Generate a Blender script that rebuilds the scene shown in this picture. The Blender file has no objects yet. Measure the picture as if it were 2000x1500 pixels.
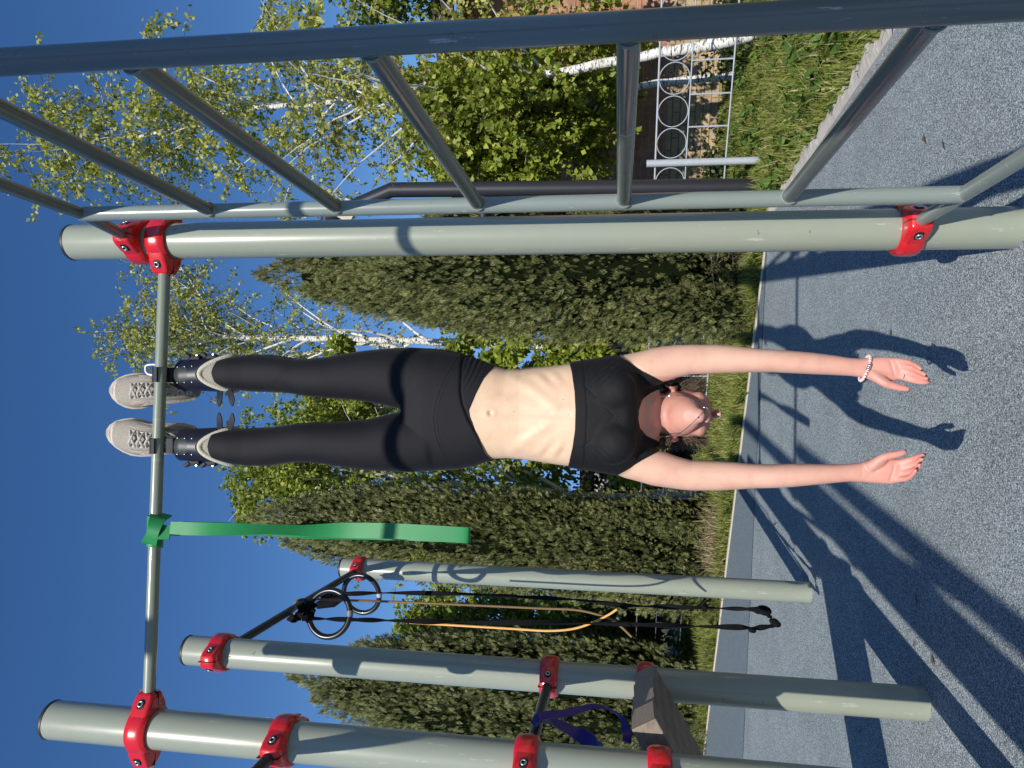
import bpy, bmesh, math, random
import numpy as np
from math import sin, cos, pi, radians, atan2, hypot
from mathutils import Vector, Matrix
random.seed(7); RS = np.random.RandomState(11)
D = bpy.data; SC = bpy.context.scene; COL = SC.collection

# ------------------------------------------------------------------ survey of the place
# camera calibration (focal length in px of the 2000 px wide frame, tilt, roll, height)
F0, TILT, ROLL, CAMH = 1412.94, 0.145978, 0.014245, 1.004
_f = np.array([0, cos(TILT), sin(TILT)]); _u0 = np.array([0, -sin(TILT), cos(TILT)]); _r0 = np.array([1., 0, 0])
_R = cos(ROLL)*_r0 + sin(ROLL)*_u0; _U = -sin(ROLL)*_r0 + cos(ROLL)*_u0
def at(x, y, Y):
    """world point seen at photo coordinate (x, y) that stands at distance Y"""
    d = _f + _R*((1500-y)-750)/F0 + _U*(1000-x)/F0
    return np.array([0, 0, CAMH]) + d*(Y/d[1])
def gnd(x, y, z=0.0):
    d = _f + _R*((1500-y)-750)/F0 + _U*(1000-x)/F0
    return np.array([0, 0, CAMH]) + d*((z-CAMH)/d[2])

# ------------------------------------------------------------------ helpers
def tag(o, label=None, cat=None, group=None, kind=None):
    if label: o['label'] = label
    if cat: o['category'] = cat
    if group: o['group'] = group
    if kind: o['kind'] = kind
    return o
def empty(name, loc, label, cat, group=None, rz=0.0):
    o = D.objects.new(name, None); COL.objects.link(o); o.location = loc; o.rotation_euler = (0, 0, rz)
    o.empty_display_size = .1
    return tag(o, label, cat, group)
def origin(o):
    p = Vector((0, 0, 0))
    while o is not None:
        p = p + Vector(o.location); o = o.parent
    return p
def link(name, me, mat, parent=None, base=None, local=False, smooth=True):
    """me holds world coordinates; they are made relative to the parent (or to base for a top-level mesh)"""
    o = D.objects.new(name, me); COL.objects.link(o)
    if mat is not None and len(me.materials) == 0: me.materials.append(mat)
    if parent is not None:
        o.parent = parent
        if not local: me.transform(Matrix.Translation(-origin(parent)))
    elif base is not None:
        me.transform(Matrix.Translation(-Vector(base))); o.location = base
    if smooth:
        me.polygons.foreach_set('use_smooth', [True]*len(me.polygons))
    me.update()
    return o
class MB:
    def __init__(s): s.v = []; s.f = []
    def add(s, vs, fs):
        n = len(s.v); s.v += [tuple(map(float, p)) for p in vs]; s.f += [tuple(n+i for i in f) for f in fs]; return s
    def box(s, c, size, M=None):
        x, y, z = [k/2 for k in size]; vs = [Vector((a*x, b*y, d*z)) for a in (-1, 1) for b in (-1, 1) for d in (-1, 1)]
        if M is not None: vs = [M @ p for p in vs]
        vs = [p + Vector(c) for p in vs]
        return s.add(vs, [(0, 1, 3, 2), (4, 6, 7, 5), (0, 4, 5, 1), (2, 3, 7, 6), (0, 2, 6, 4), (1, 5, 7, 3)])
    def hexa(s, p):  # 8 points: bottom 4, top 4
        return s.add(p, [(3, 2, 1, 0), (4, 5, 6, 7), (0, 1, 5, 4), (1, 2, 6, 5), (2, 3, 7, 6), (3, 0, 4, 7)])
    def tube(s, pts, r, n=16, cap=True, closed=False, flat=None, up=None):
        """swept tube; r a number or list; flat = second radius (ratio) for ribbons"""
        pts = [np.array(p, float) for p in pts]; m = len(pts)
        rr = [r]*m if np.isscalar(r) else list(r)
        T = []
        for i in range(m):
            a = pts[(i-1) % m] if (closed or i > 0) else pts[i]; b = pts[(i+1) % m] if (closed or i < m-1) else pts[i]
            t = b-a; T.append(t/(np.linalg.norm(t)+1e-12))
        ref = np.array(up if up is not None else (0.31, 0.17, 0.93), float)
        if abs(ref/np.linalg.norm(ref) @ T[0]) > .95: ref = np.array([1., 0.1, 0])
        N = ref-T[0]*(ref@T[0]); N /= np.linalg.norm(N); vs = []
        for i in range(m):
            if up is not None and np.ndim(up) == 1: N = ref
            N = N-T[i]*(N@T[i]); N /= (np.linalg.norm(N)+1e-12); B = np.cross(T[i], N)
            fl = flat[i] if isinstance(flat, (list, tuple)) else flat
            for k in range(n):
                a = 2*pi*k/n; vs.append(pts[i]+rr[i]*(cos(a)*N*(1 if fl is None else fl)+sin(a)*B))
        fs = []
        for i in range(m if closed else m-1):
            j = (i+1) % m
            for k in range(n):
                l = (k+1) % n; fs.append((i*n+k, i*n+l, j*n+l, j*n+k))
        if cap and not closed: fs += [tuple(range(n-1, -1, -1)), tuple(range((m-1)*n, m*n))]
        return s.add(vs, fs)
    def loft(s, secs, n=28):
        """secs: (centre, a_vec, b_vec, power) rings"""
        vs = []
        for c, a, b, p in secs:
            c = np.array(c, float); a = np.array(a, float); b = np.array(b, float)
            for k in range(n):
                t = 2*pi*k/n; ct, st = cos(t), sin(t)
                vs.append(c+a*math.copysign(abs(ct)**p, ct)+b*math.copysign(abs(st)**p, st))
        fs = []
        for i in range(len(secs)-1):
            for k in range(n):
                l = (k+1) % n; fs.append((i*n+k, i*n+l, (i+1)*n+l, (i+1)*n+k))
        fs += [tuple(range(n-1, -1, -1)), tuple(range((len(secs)-1)*n, len(secs)*n))]
        return s.add(vs, fs)
    def ell(s, c, ax, n=16, m=10):
        c = np.array(c, float); a, b, d = [np.array(k, float) for k in ax]
        vs = [c+d]; fs = []
        for i in range(1, m):
            p = pi*i/m
            for k in range(n):
                t = 2*pi*k/n; vs.append(c+d*cos(p)+sin(p)*(a*cos(t)+b*sin(t)))
        vs.append(c-d); L = len(vs)-1
        for k in range(n):
            l = (k+1) % n; fs.append((0, 1+k, 1+l)); fs.append((L, 1+(m-2)*n+l, 1+(m-2)*n+k))
            for i in range(m-2): fs.append((1+i*n+k, 1+(i+1)*n+k, 1+(i+1)*n+l, 1+i*n+l))
        return s.add(vs, fs)
    def mesh(s, name='m', fix=True):
        me = D.meshes.new(name); me.from_pydata(s.v, [], s.f); me.validate()
        if fix:
            bm = bmesh.new(); bm.from_mesh(me); bmesh.ops.recalc_face_normals(bm, faces=bm.faces); bm.to_mesh(me); bm.free()
        return me
    def build(s, name, mat, parent=None, base=None, smooth=True, bevel=0, local=False, label=None):
        o = link(name, s.mesh(name), mat, parent, base, local, smooth)
        if bevel:
            b = o.modifiers.new('b', 'BEVEL'); b.width = bevel; b.segments = 3; b.limit_method = 'ANGLE'; b.angle_limit = radians(35)
            b.harden_normals = False
        if label: o['label'] = label
        if smooth:
            e = o.modifiers.new('e', 'EDGE_SPLIT'); e.split_angle = radians(50)
        return o
def quads(name, V, mat, parent=None, base=None, label=None):
    V = np.asarray(V, np.float32); n = len(V); k = V.shape[1]
    me = D.meshes.new(name); me.vertices.add(n*k); me.vertices.foreach_set('co', V.reshape(-1))
    me.loops.add(n*k); me.loops.foreach_set('vertex_index', np.arange(n*k, dtype=np.int32))
    me.polygons.add(n); me.polygons.foreach_set('loop_start', np.arange(0, n*k, k, dtype=np.int32))
    me.update(calc_edges=True)
    o = link(name, me, mat, parent, base, smooth=False)
    if label: o['label'] = label
    return o
def lerp(a, b, t): return np.array(a, float)*(1-t)+np.array(b, float)*t
def norm(a): a = np.array(a, float); return a/(np.linalg.norm(a)+1e-12)
def spline(pts, n=8):
    P = [np.array(p, float) for p in pts]; P = [2*P[0]-P[1]]+P+[2*P[-1]-P[-2]]; out = []
    for i in range(1, len(P)-2):
        for k in range(n):
            t = k/n; a, b, c, d = P[i-1:i+3]
            out.append(.5*((2*b)+(-a+c)*t+(2*a-5*b+4*c-d)*t*t+(-a+3*b-3*c+d)*t**3))
    out.append(P[-2]); return out

# ------------------------------------------------------------------ materials
class NT:
    def __init__(s, name):
        s.m = D.materials.new(name); s.m.use_nodes = True; s.t = s.m.node_tree; s.n = s.t.nodes; s.l = s.t.links
        s.b = s.n['Principled BSDF']; s.out = s.n['Material Output']; s.tc = s.n.new('ShaderNodeTexCoord')
    def new(s, k, **kw):
        o = s.n.new('ShaderNode'+k)
        for a, b in kw.items(): setattr(o, a, b)
        return o
    def ln(s, a, b): s.l.new(a, b)
    def noise(s, scale, detail=4, rough=.6, src=None, vec=None):
        o = s.new('TexNoise'); o.inputs['Scale'].default_value = scale; o.inputs['Detail'].default_value = detail; o.inputs['Roughness'].default_value = rough
        s.ln(vec if vec is not None else s.tc.outputs['Object'], o.inputs['Vector']); return o.outputs['Fac']
    def map(s, scale=(1, 1, 1), rot=(0, 0, 0), loc=(0, 0, 0)):
        o = s.new('Mapping'); o.inputs['Scale'].default_value = scale; o.inputs['Rotation'].default_value = rot; o.inputs['Location'].default_value = loc
        s.ln(s.tc.outputs['Object'], o.inputs['Vector']); return o.outputs['Vector']
    def ramp(s, fac, stops, interp='LINEAR'):
        o = s.new('ValToRGB'); r = o.color_ramp; r.interpolation = interp
        while len(r.elements) < len(stops): r.elements.new(.5)
        for e, (p, c) in zip(r.elements, stops):
            e.position = p; e.color = (c, c, c, 1) if np.isscalar(c) else (*c, 1)
        s.ln(fac, o.inputs['Fac']); return o.outputs['Color']
    def mix(s, fac, a, b, mode='MIX'):
        o = s.new('Mix', data_type='RGBA', blend_type=mode)
        for k, v in ((0, fac), (6, a), (7, b)):
            if hasattr(v, 'links'): s.ln(v, o.inputs[k])
            elif k == 0: o.inputs[0].default_value = v
            else: o.inputs[k].default_value = (*v, 1)
        return o.outputs[2]
    def math(s, op, a, b=0.0):
        o = s.new('Math', operation=op)
        for k, v in ((0, a), (1, b)):
            if hasattr(v, 'links'): s.ln(v, o.inputs[k])
            else: o.inputs[k].default_value = v
        return o.outputs[0]
    def bump(s, h, strength=.3, dist=.01):
        o = s.new('Bump'); o.inputs['Strength'].default_value = strength; o.inputs['Distance'].default_value = dist
        s.ln(h, o.inputs['Height']); s.ln(o.outputs['Normal'], s.b.inputs['Normal']); return o
    def set(s, **kw):
        for a, v in kw.items():
            i = s.b.inputs[a.replace('_', ' ')]
            if hasattr(v, 'links'): s.ln(v, i)
            elif isinstance(v, tuple) and len(v) == 3 and i.type == 'RGBA': i.default_value = (*v, 1)
            else: i.default_value = v
        return s
M = {}
def plain(name, col, rough=.5, var=.12, scale=40, metal=0, spec=.5, bump=0, coat=0):
    t = NT(name); n = t.noise(scale, 4)
    c = t.mix(n, tuple(k*(1-var) for k in col), tuple(min(1, k*(1+var)) for k in col))
    t.set(Base_Color=c, Roughness=rough, Metallic=metal, Specular_IOR_Level=spec, Coat_Weight=coat)
    if bump: t.bump(n, bump, .003)
    M[name] = t.m; return t
def paint(name, col, rough=.3, wear=True):
    t = NT(name); big = t.noise(6, 5); fine = t.noise(900, 2)
    c = t.mix(big, tuple(k*.93 for k in col), tuple(k*1.06 for k in col))
    if wear:
        st = t.new('TexNoise'); st.inputs['Scale'].default_value = 9; st.inputs['Detail'].default_value = 6; st.inputs['Roughness'].default_value = .75
        t.ln(t.map((6, 6, .8), (0.4, 0.3, 0)), st.inputs['Vector'])
        sc = t.ramp(st.outputs['Fac'], [(0, 0), (.63, 0), (.66, 1)]); c = t.mix(t.math('MULTIPLY', sc, .5), c, (.52, .54, .5))
        d = t.noise(23, 6, .7); ds = t.ramp(d, [(0, 1), (.295, 1), (.315, 0)]); c = t.mix(t.math('MULTIPLY', ds, .75), c, (.09, .09, .08))
    r = t.math('ADD', t.math('MULTIPLY', t.noise(30, 4), .16), rough-.08)
    t.set(Base_Color=c, Roughness=r, Specular_IOR_Level=.5, Coat_Weight=.5, Coat_Roughness=.12); t.bump(fine, .06, .0006)
    M[name] = t.m
paint('post_paint', (.290, .312, .240), .34)
paint('bar_paint', (.235, .265, .205), .30)
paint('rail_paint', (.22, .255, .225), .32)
paint('rung_paint_shaded', (.125, .145, .13), .30)  # ladder paint darkened to carry the shade under the rungs
paint('near_rail_paint_shaded', (.13, .155, .15), .30)  # rail paint again, with the shade on the near rail in its colour
paint('red_paint', (.62, .012, .016), .28, wear=False)
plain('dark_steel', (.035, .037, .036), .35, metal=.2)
plain('cap_plastic', (.02, .021, .024), .5)
plain('bolt_steel', (.55, .55, .53), .3, metal=.9)
plain('bolt_dark', (.02, .015, .015), .6)
plain('black_pipe', (.022, .021, .024), .42)
plain('rubber_ring', (.012, .012, .013), .28, coat=.1)
plain('webbing', (.006, .006, .007), .9, bump=.6, scale=300, spec=.15)
plain('grey_tape', (.16, .18, .2), .5)
plain('orange_cord', (.80, .42, .13), .6)
plain('orange_cord_shaded', (.20, .12, .055), .7)  # the orange cord with its shade put into the colour
plain('purple_band', (.035, .018, .17), .45, scale=12)
plain('fence_paint_shaded', (.10, .115, .12), .6, scale=30, var=.2)  # fence paint darkened to stand for shade on the far sections
plain('fence_paint', (.40, .43, .46), .5, scale=30, var=.2)
plain('black_nylon', (.009, .010, .017), .6, bump=.4, scale=400)
plain('navy_shell', (.010, .011, .024), .42, scale=20)
plain('plate', (.030, .037, .037), .5, scale=15, var=.3)
plain('foam', (.55, .51, .40), .85, bump=.8, scale=260, var=.12)
plain('sock', (.30, .275, .22), .9, bump=.4, scale=200)  # cream knit darkened for the shade inside the boots
plain('white_plastic', (.8, .8, .78), .4)
plain('silver', (.8, .8, .8), .2, metal=1)
plain('gold', (.8, .5, .2), .25, metal=1)
plain('nail', (.03, .01, .015), .2)
plain('concrete_kerb', (.47, .43, .38), .9, scale=18, var=.25, bump=.8)
plain('pale_trim', (.55, .48, .37), .9, scale=25, var=.2)
plain('pale_wall', (.62, .60, .55), .85, scale=3)
plain('dark_roof', (.05, .032, .022), .7)
plain('eye_white', (.75, .72, .7), .2)
t = plain('rose_bead', (.78, .60, .58), .12); t.set(Subsurface_Weight=.3, Subsurface_Radius=(.004, .002, .002))

t = NT('green_band'); n = t.noise(14, 5); c = t.mix(n, (.014, .195, .052), (.028, .275, .080)); t.set(Base_Color=c, Roughness=.5)
sc = t.ramp(t.noise(70, 6, .8), [(0, 0), (.64, 0), (.7, 1)]); t.set(Base_Color=t.mix(t.math('MULTIPLY', sc, .25), c, (.006, .08, .04))); M['green_band'] = t.m

# rubber crumb surface
t = NT('rubber_crumb')
v1 = t.new('TexVoronoi'); v1.inputs['Scale'].default_value = 420; t.ln(t.tc.outputs['Object'], v1.inputs['Vector'])
sep = t.new('SeparateColor'); t.ln(v1.outputs['Color'], sep.inputs[0])
cr = t.ramp(sep.outputs[0], [(0, (.03, .038, .046)), (.25, (.10, .122, .136)), (.5, (.215, .26, .275)), (.75, (.37, .42, .425)), (1, (.74, .78, .76))])
big = t.noise(1.3, 6, .65); c = t.mix(t.math('MULTIPLY', big, .22), cr, (.22, .26, .28))
st = t.ramp(t.noise(2.7, 5, .6), [(0, .78), (.42, .96), (.6, 1.06), (1, 1.12)]); c = t.mix(1.0, c, st, 'MULTIPLY')
blot = t.ramp(t.noise(5.5, 3, .5), [(0, .35), (.235, .5), (.27, 1)]); c = t.mix(1.0, c, blot, 'MULTIPLY')
t.set(Base_Color=c, Roughness=.85, Specular_IOR_Level=.3)
t.bump(t.math('SUBTRACT', 1.0, v1.outputs['Distance']), .55, .004); M['rubber_crumb'] = t.m
t = NT('rubber_border')
v1 = t.new('TexVoronoi'); v1.inputs['Scale'].default_value = 210; t.ln(t.tc.outputs['Object'], v1.inputs['Vector'])
sep = t.new('SeparateColor'); t.ln(v1.outputs['Color'], sep.inputs[0])
cr = t.ramp(sep.outputs[0], [(0, (.07, .095, .11)), (.5, (.135, .172, .195)), (1, (.22, .265, .29))])
c = t.mix(t.math('MULTIPLY', t.noise(3, 5), .3), cr, (.14, .17, .18)); t.set(Base_Color=c, Roughness=.85); M['rubber_border'] = t.m

# soil / lawn base
t = NT('soil'); n = t.noise(3, 6); n2 = t.noise(60, 5, .8)
c = t.mix(t.ramp(n2, [(.3, 0), (.7, 1)]), (.035, .03, .016), (.16, .135, .07)); c = t.mix(t.ramp(n, [(.35, 0), (.65, 1)]), c, (.05, .075, .018))
t.set(Base_Color=c, Roughness=.95); t.bump(n2, .8, .03); M['soil'] = t.m

def leaf_mat(name, cols, trans=.35, rough=.45, tcol=None):
    t = NT(name); g = t.new('NewGeometry'); cr = t.ramp(g.outputs['Random Per Island'], cols)
    nz = t.noise(1.7, 3); c = t.mix(1.0, cr, t.ramp(nz, [(.3, .75), (.7, 1.2)]), 'MULTIPLY')
    t.set(Base_Color=c, Roughness=rough, Specular_IOR_Level=.35)
    tr = t.new('BsdfTranslucent'); mx = t.new('MixShader'); mx.inputs[0].default_value = trans
    t.ln(t.mix(1.0, c, tcol or (1.3, 1.35, .5), 'MULTIPLY'), tr.inputs['Color'])
    t.ln(t.b.outputs[0], mx.inputs[1]); t.ln(tr.outputs[0], mx.inputs[2]); t.ln(mx.outputs[0], t.out.inputs['Surface']); M[name] = t.m
leaf_mat('birch_leaf', [(0, (.20, .235, .04)), (.4, (.36, .38, .07)), (.8, (.50, .50, .13)), (1, (.55, .52, .2))])
leaf_mat('birch_leaf_green', [(0, (.12, .165, .02)), (.4, (.24, .30, .038)), (.8, (.38, .43, .07)), (1, (.45, .48, .10))])
leaf_mat('shrub_leaf', [(0, (.05, .09, .014)), (.5, (.10, .155, .025)), (1, (.18, .23, .045))])
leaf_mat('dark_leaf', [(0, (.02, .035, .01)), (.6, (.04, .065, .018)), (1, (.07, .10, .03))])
leaf_mat('conifer', [(0, (.065, .075, .022)), (.45, (.145, .165, .052)), (.8, (.24, .25, .085)), (.98, (.32, .30, .12)), (1, (.28, .15, .06))], .15, .6)
leaf_mat('conifer_light', [(0, (.07, .08, .026)), (.45, (.15, .168, .056)), (.8, (.24, .245, .095)), (.98, (.24, .235, .10)), (1, (.26, .16, .07))], .15, .6)
leaf_mat('grass', [(0, (.09, .12, .02)), (.4, (.19, .235, .042)), (.75, (.30, .33, .078)), (.88, (.34, .32, .12)), (1, (.50, .43, .24))], .3, .5)
leaf_mat('weed', [(0, (.05, .10, .018)), (.6, (.10, .18, .034)), (1, (.17, .25, .05))], .3, .45)
leaf_mat('dry_straw', [(0, (.22, .17, .09)), (1, (.5, .4, .24))], .2, .7)

t = NT('birch_bark'); v = t.map((3, 3, 14)); n = t.noise(6, 6, .7, vec=v); n2 = t.noise(9, 4, .6)
c = t.mix(t.ramp(n, [(.0, 1), (.42, 1), (.49, 0)]), (.74, .72, .66), (.03, .028, .025)); c = t.mix(t.ramp(n2, [(.55, 0), (.75, .5)]), c, (.35, .31, .26))
t.set(Base_Color=c, Roughness=.8); t.bump(n, .4, .01); M['birch_bark'] = t.m
plain('birch_limb', (.72, .69, .62), .75, scale=60, var=.25)
plain('brown_twig', (.10, .07, .05), .8)
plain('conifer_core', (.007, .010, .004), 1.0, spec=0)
plain('trunk_brown', (.09, .065, .045), .9, scale=30, bump=.8)

def brick(name, c1, c2, mortar, bw, bh):
    t = NT(name); sp = t.new('SeparateXYZ'); t.ln(t.tc.outputs['Object'], sp.inputs[0]); cb = t.new('CombineXYZ')
    t.ln(sp.outputs[0], cb.inputs[0]); t.ln(sp.outputs[2], cb.inputs[1])
    b = t.new('TexBrick'); t.ln(cb.outputs[0], b.inputs['Vector']); b.inputs['Scale'].default_value = 1
    b.inputs['Brick Width'].default_value = bw; b.inputs['Row Height'].default_value = bh; b.inputs['Mortar Size'].default_value = .006
    b.inputs['Color1'].default_value = (*c1, 1); b.inputs['Color2'].default_value = (*c2, 1); b.inputs['Mortar'].default_value = (*mortar, 1)
    n = t.noise(14, 5, .7); c = t.mix(1.0, b.outputs['Color'], t.ramp(n, [(.25, .6), (.75, 1.25)]), 'MULTIPLY')
    t.set(Base_Color=c, Roughness=.9); t.bump(t.math('SUBTRACT', 1.0, b.outputs['Fac']), .6, .008); M[name] = t.m
brick('red_brick', (.50, .25, .15), (.42, .19, .11), (.40, .33, .26), .25, .075)
brick('tan_brick', (.50, .37, .22), (.43, .31, .18), (.22, .16, .09), .25, .075)

def wood(name, c1, c2, scale=(2, 30, 30)):
    t = NT(name); n = t.noise(4, 6, .7, vec=t.map(scale)); w = t.new('TexWave'); w.inputs['Scale'].default_value = 3; w.inputs['Distortion'].default_value = 4; w.inputs['Detail'].default_value = 3
    t.ln(t.map(scale), w.inputs['Vector']); c = t.mix(t.math('ADD', t.math('MULTIPLY', n, .6), t.math('MULTIPLY', w.outputs['Fac'], .4)), c1, c2)
    oi = t.new('ObjectInfo'); c = t.mix(1.0, c, t.ramp(oi.outputs['Random'], [(0, .6), (1, 1.25)]), 'MULTIPLY')
    t.set(Base_Color=c, Roughness=.7); t.bump(n, .3, .003); M[name] = t.m
wood('board_wood', (.13, .10, .075), (.27, .22, .17)); wood('board_end', (.12, .095, .075), (.42, .33, .24), (60, 6, 8))

def fabric(name, col, wave=900, rough=.75, sheen=.25):
    t = NT(name); n = t.noise(7, 4); fine = t.noise(wave, 2)
    c = t.mix(n, tuple(k*.85 for k in col), tuple(k*1.15 for k in col)); c = t.mix(1.0, c, t.ramp(fine, [(.3, .7), (.7, 1.3)]), 'MULTIPLY')
    t.set(Base_Color=c, Roughness=rough, Sheen_Weight=sheen, Sheen_Roughness=.4, Specular_IOR_Level=.35)
    b = t.bump(fine, .25, .0015); M[name] = t.m
    return t
fabric('leggings', (.0042, .0038, .0062), sheen=.04); fabric('top_fabric', (.0030, .0027, .0036), sheen=.02)
t = fabric('shoe_mesh', (.30, .27, .22), 420, .8, 0); fabric('shoe_overlay', (.52, .46, .39), 200, .6, 0); plain('shoe_sole', (.50, .44, .35), .6, scale=60)
plain('lace', (.50, .46, .40), .85)

# skin: warmer and pinker towards the hands, where the blood runs down
t = NT('skin'); sp = t.new('SeparateXYZ'); t.ln(t.tc.outputs['Object'], sp.inputs[0])
mr = t.new('MapRange'); mr.inputs['From Min'].default_value = 1.15; mr.inputs['From Max'].default_value = .25
t.ln(sp.outputs[2], mr.inputs['Value'])
c = t.ramp(mr.outputs[0], [(0, (.71, .50, .335)), (.16, (.69, .46, .315)), (.30, (.66, .39, .29)), (.45, (.67, .41, .30)), (.70, (.66, .38, .285)), (.86, (.66, .34, .26)), (1, (.66, .27, .215))])
at_ = t.new('Attribute'); at_.attribute_name = 'flush'; c = t.mix(t.math('MULTIPLY', at_.outputs['Fac'], .68), c, (.50, .20, .165))
mot = t.noise(22, 5, .6); c = t.mix(1.0, c, t.ramp(mot, [(.25, (.93, .84, .82)), (.5, (1, 1, 1)), (.75, (1.06, 1.04, 1.02))]), 'MULTIPLY')
fr = t.ramp(t.noise(160, 2, .5), [(0, 0), (.74, 0), (.78, 1)]); c = t.mix(t.math('MULTIPLY', fr, .25), c, (.35, .16, .09))
t.set(Base_Color=c, Roughness=.48, Specular_IOR_Level=.4, Subsurface_Weight=.12, Subsurface_Radius=(.012, .005, .003), Subsurface_Scale=1.0)
t.bump(t.noise(420, 3), .12, .0012); M['skin'] = t.m
plain('lips', (.46, .20, .16), .4, scale=90)
t = NT('hair'); n = t.noise(60, 4, vec=t.map((1, 1, .2))); t.set(Base_Color=t.mix(n, (.035, .026, .017), (.19, .14, .09)), Roughness=.5); M['hair'] = t.m

# ------------------------------------------------------------------ ground
def sheet(name, pts, z, mat, kind='structure'):
    me = D.meshes.new(name); me.from_pydata([(x, y, 0) for x, y in pts], [], [tuple(range(len(pts)))])
    o = link(name, me, M[mat], None, smooth=False); o.location = (0, 0, z); o['kind'] = kind; return o
edge = lambda X: 5.292-(X-.908)*.6015          # far edge of the rubber surface
seam = lambda X: 5.25-(X-.69)*.168
sheet('ground', [(-300, -300), (300, -300), (300, 300), (-300, 300)], -.03, 'soil')
right_edge = [(1.62, -6), (1.50, .6), (1.39, 2.0), (1.335, 2.73), (1.30, 3.15), (1.235, 3.91), (1.165, 4.716), (1.13, 5.16)]
sheet('rubber_ground', right_edge+[(-9, edge(-9)), (-9, -6)], 0, 'rubber_crumb')
sheet('rubber_border_path', [(1.12, 5.17), (-9, edge(-9)+.004), (-9, seam(-9)), (.9, seam(.9))], .004, 'rubber_border')
# edging along the far side and ragged kerb along the right
mb = MB(); a = np.array([1.13, 5.165, 0]); b = np.array([-9, edge(-9), 0]); nrm = norm(np.cross(b-a, (0, 0, 1)))*-1
prev = None
for i in range(61):
    p = lerp(a, b, i/60)+nrm*(.006*random.random()); q = p+nrm*(.028+.006*random.random()); zz = .012+.004*random.random()
    if prev: mb.hexa([prev[0]+(0, 0, -.05), p+(0, 0, -.05), q+(0, 0, -.05), prev[1]+(0, 0, -.05), prev[0]+(0, 0, zz), p+(0, 0, zz), q+(0, 0, zz), prev[1]+(0, 0, zz)])
    prev = (p, q)
o = mb.build('edging_kerb', M['pale_trim'], smooth=False); o['kind'] = 'structure'
mb = MB(); vs = []; R0 = spline([(*p, 0) for p in right_edge], 26)
for i, p in enumerate(R0):
    w = .075+.016*sin(i*.37)+.012*sin(i*1.13+2)+.035*random.random()**2
    vs += [p+(-.004, 0, -.02), p+(.002, 0, .012), p+(w*.5, 0, .018+.006*random.random()), p+(w, 0, .014), p+(w+.015, 0, -.04)]
mb.add(vs, [(i*5+k, i*5+k+1, i*5+k+6, i*5+k+5) for i in range(len(R0)-1) for k in range(4)])
o = mb.build('concrete_kerb', M['concrete_kerb'], smooth=False); o['kind'] = 'structure'

# grass
def blades(n, sampler, h, w, lean=.5):
    P = np.array([sampler() for _ in range(n)]); a = RS.rand(n)*2*pi; hh = h[0]+(h[1]-h[0])*RS.rand(n)**1.6
    d = np.stack([np.cos(a), np.sin(a), 0*a], 1); l = (RS.rand(n)**1.2*lean)[:, None]*hh[:, None]; a2 = RS.rand(n)*2*pi
    s = np.stack([np.cos(a2), np.sin(a2), 0*a2], 1)*(w*(.6+.8*RS.rand(n)))[:, None]; up = np.array([0, 0, 1.])
    m = P+d*l*.35+up*hh[:, None]*.55; t = P+d*l+up*(hh*(1-.25*(l[:, 0]/hh)))[:, None]
    return np.concatenate([np.stack([P-s/2, P+s/2, m+s*.45, m-s*.45], 1), np.stack([m-s*.45, m+s*.45, t+s*.04, t-s*.04], 1)])
def s_right():
    while True:
        X = random.uniform(1.15, 4.2); Y = random.uniform(1.6, 8.2)
        e = np.interp(Y, [p[1] for p in right_edge], [p[0] for p in right_edge])
        if X > e+.07 and X/Y < .66 and X-e < 3: return (X, Y, -.03)
def s_far():
    while True:
        X = random.uniform(-6.5, 1.5); Y = edge(X)+.05+random.random()**1.6*2.6
        if -.75 < X/Y < .32: return (X, Y, -.03)
def s_lip():
    X = random.uniform(-6, 1.2); return (X, edge(X)+.05+abs(random.gauss(0, .06)), -.03)
V = np.concatenate([blades(42000, s_right, (.03, .13), .0075, 1.1), blades(52000, s_far, (.05, .19), .010, .8), blades(9000, s_lip, (.06, .20), .009, 1.1)])
o = quads('grass', V, M['grass']); o['kind'] = 'stuff'
def rosette(p, n, s):
    out = []
    for k in range(n):
        a = random.random()*2*pi; e = random.uniform(.1, 1.0); d = np.array([cos(a)*cos(e), sin(a)*cos(e), sin(e)]); sd = norm(np.cross(d, (0, 0, 1)))
        L = s*random.uniform(.6, 1.2); w = L*random.uniform(.13, .22); b = np.array(p, float); m = b+d*L*.5+np.array([0, 0, L*.08]); t = b+d*L+np.array([0, 0, -L*.1])
        out += [[b-sd*w*.15, b+sd*w*.15, m+sd*w, m-sd*w], [m-sd*w, m+sd*w, t+sd*.003, t-sd*.003]]
    return out
wd = []
for _ in range(520):
    p = s_right(); wd += rosette((p[0], p[1], 0.0), random.randint(6, 12), random.uniform(.05, .14))
for _ in range(260):
    p = s_far(); wd += rosette((p[0], p[1], 0.0), random.randint(6, 10), random.uniform(.06, .15))
o = quads('ground_cover', wd, M['weed']); o['kind'] = 'stuff'

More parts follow.
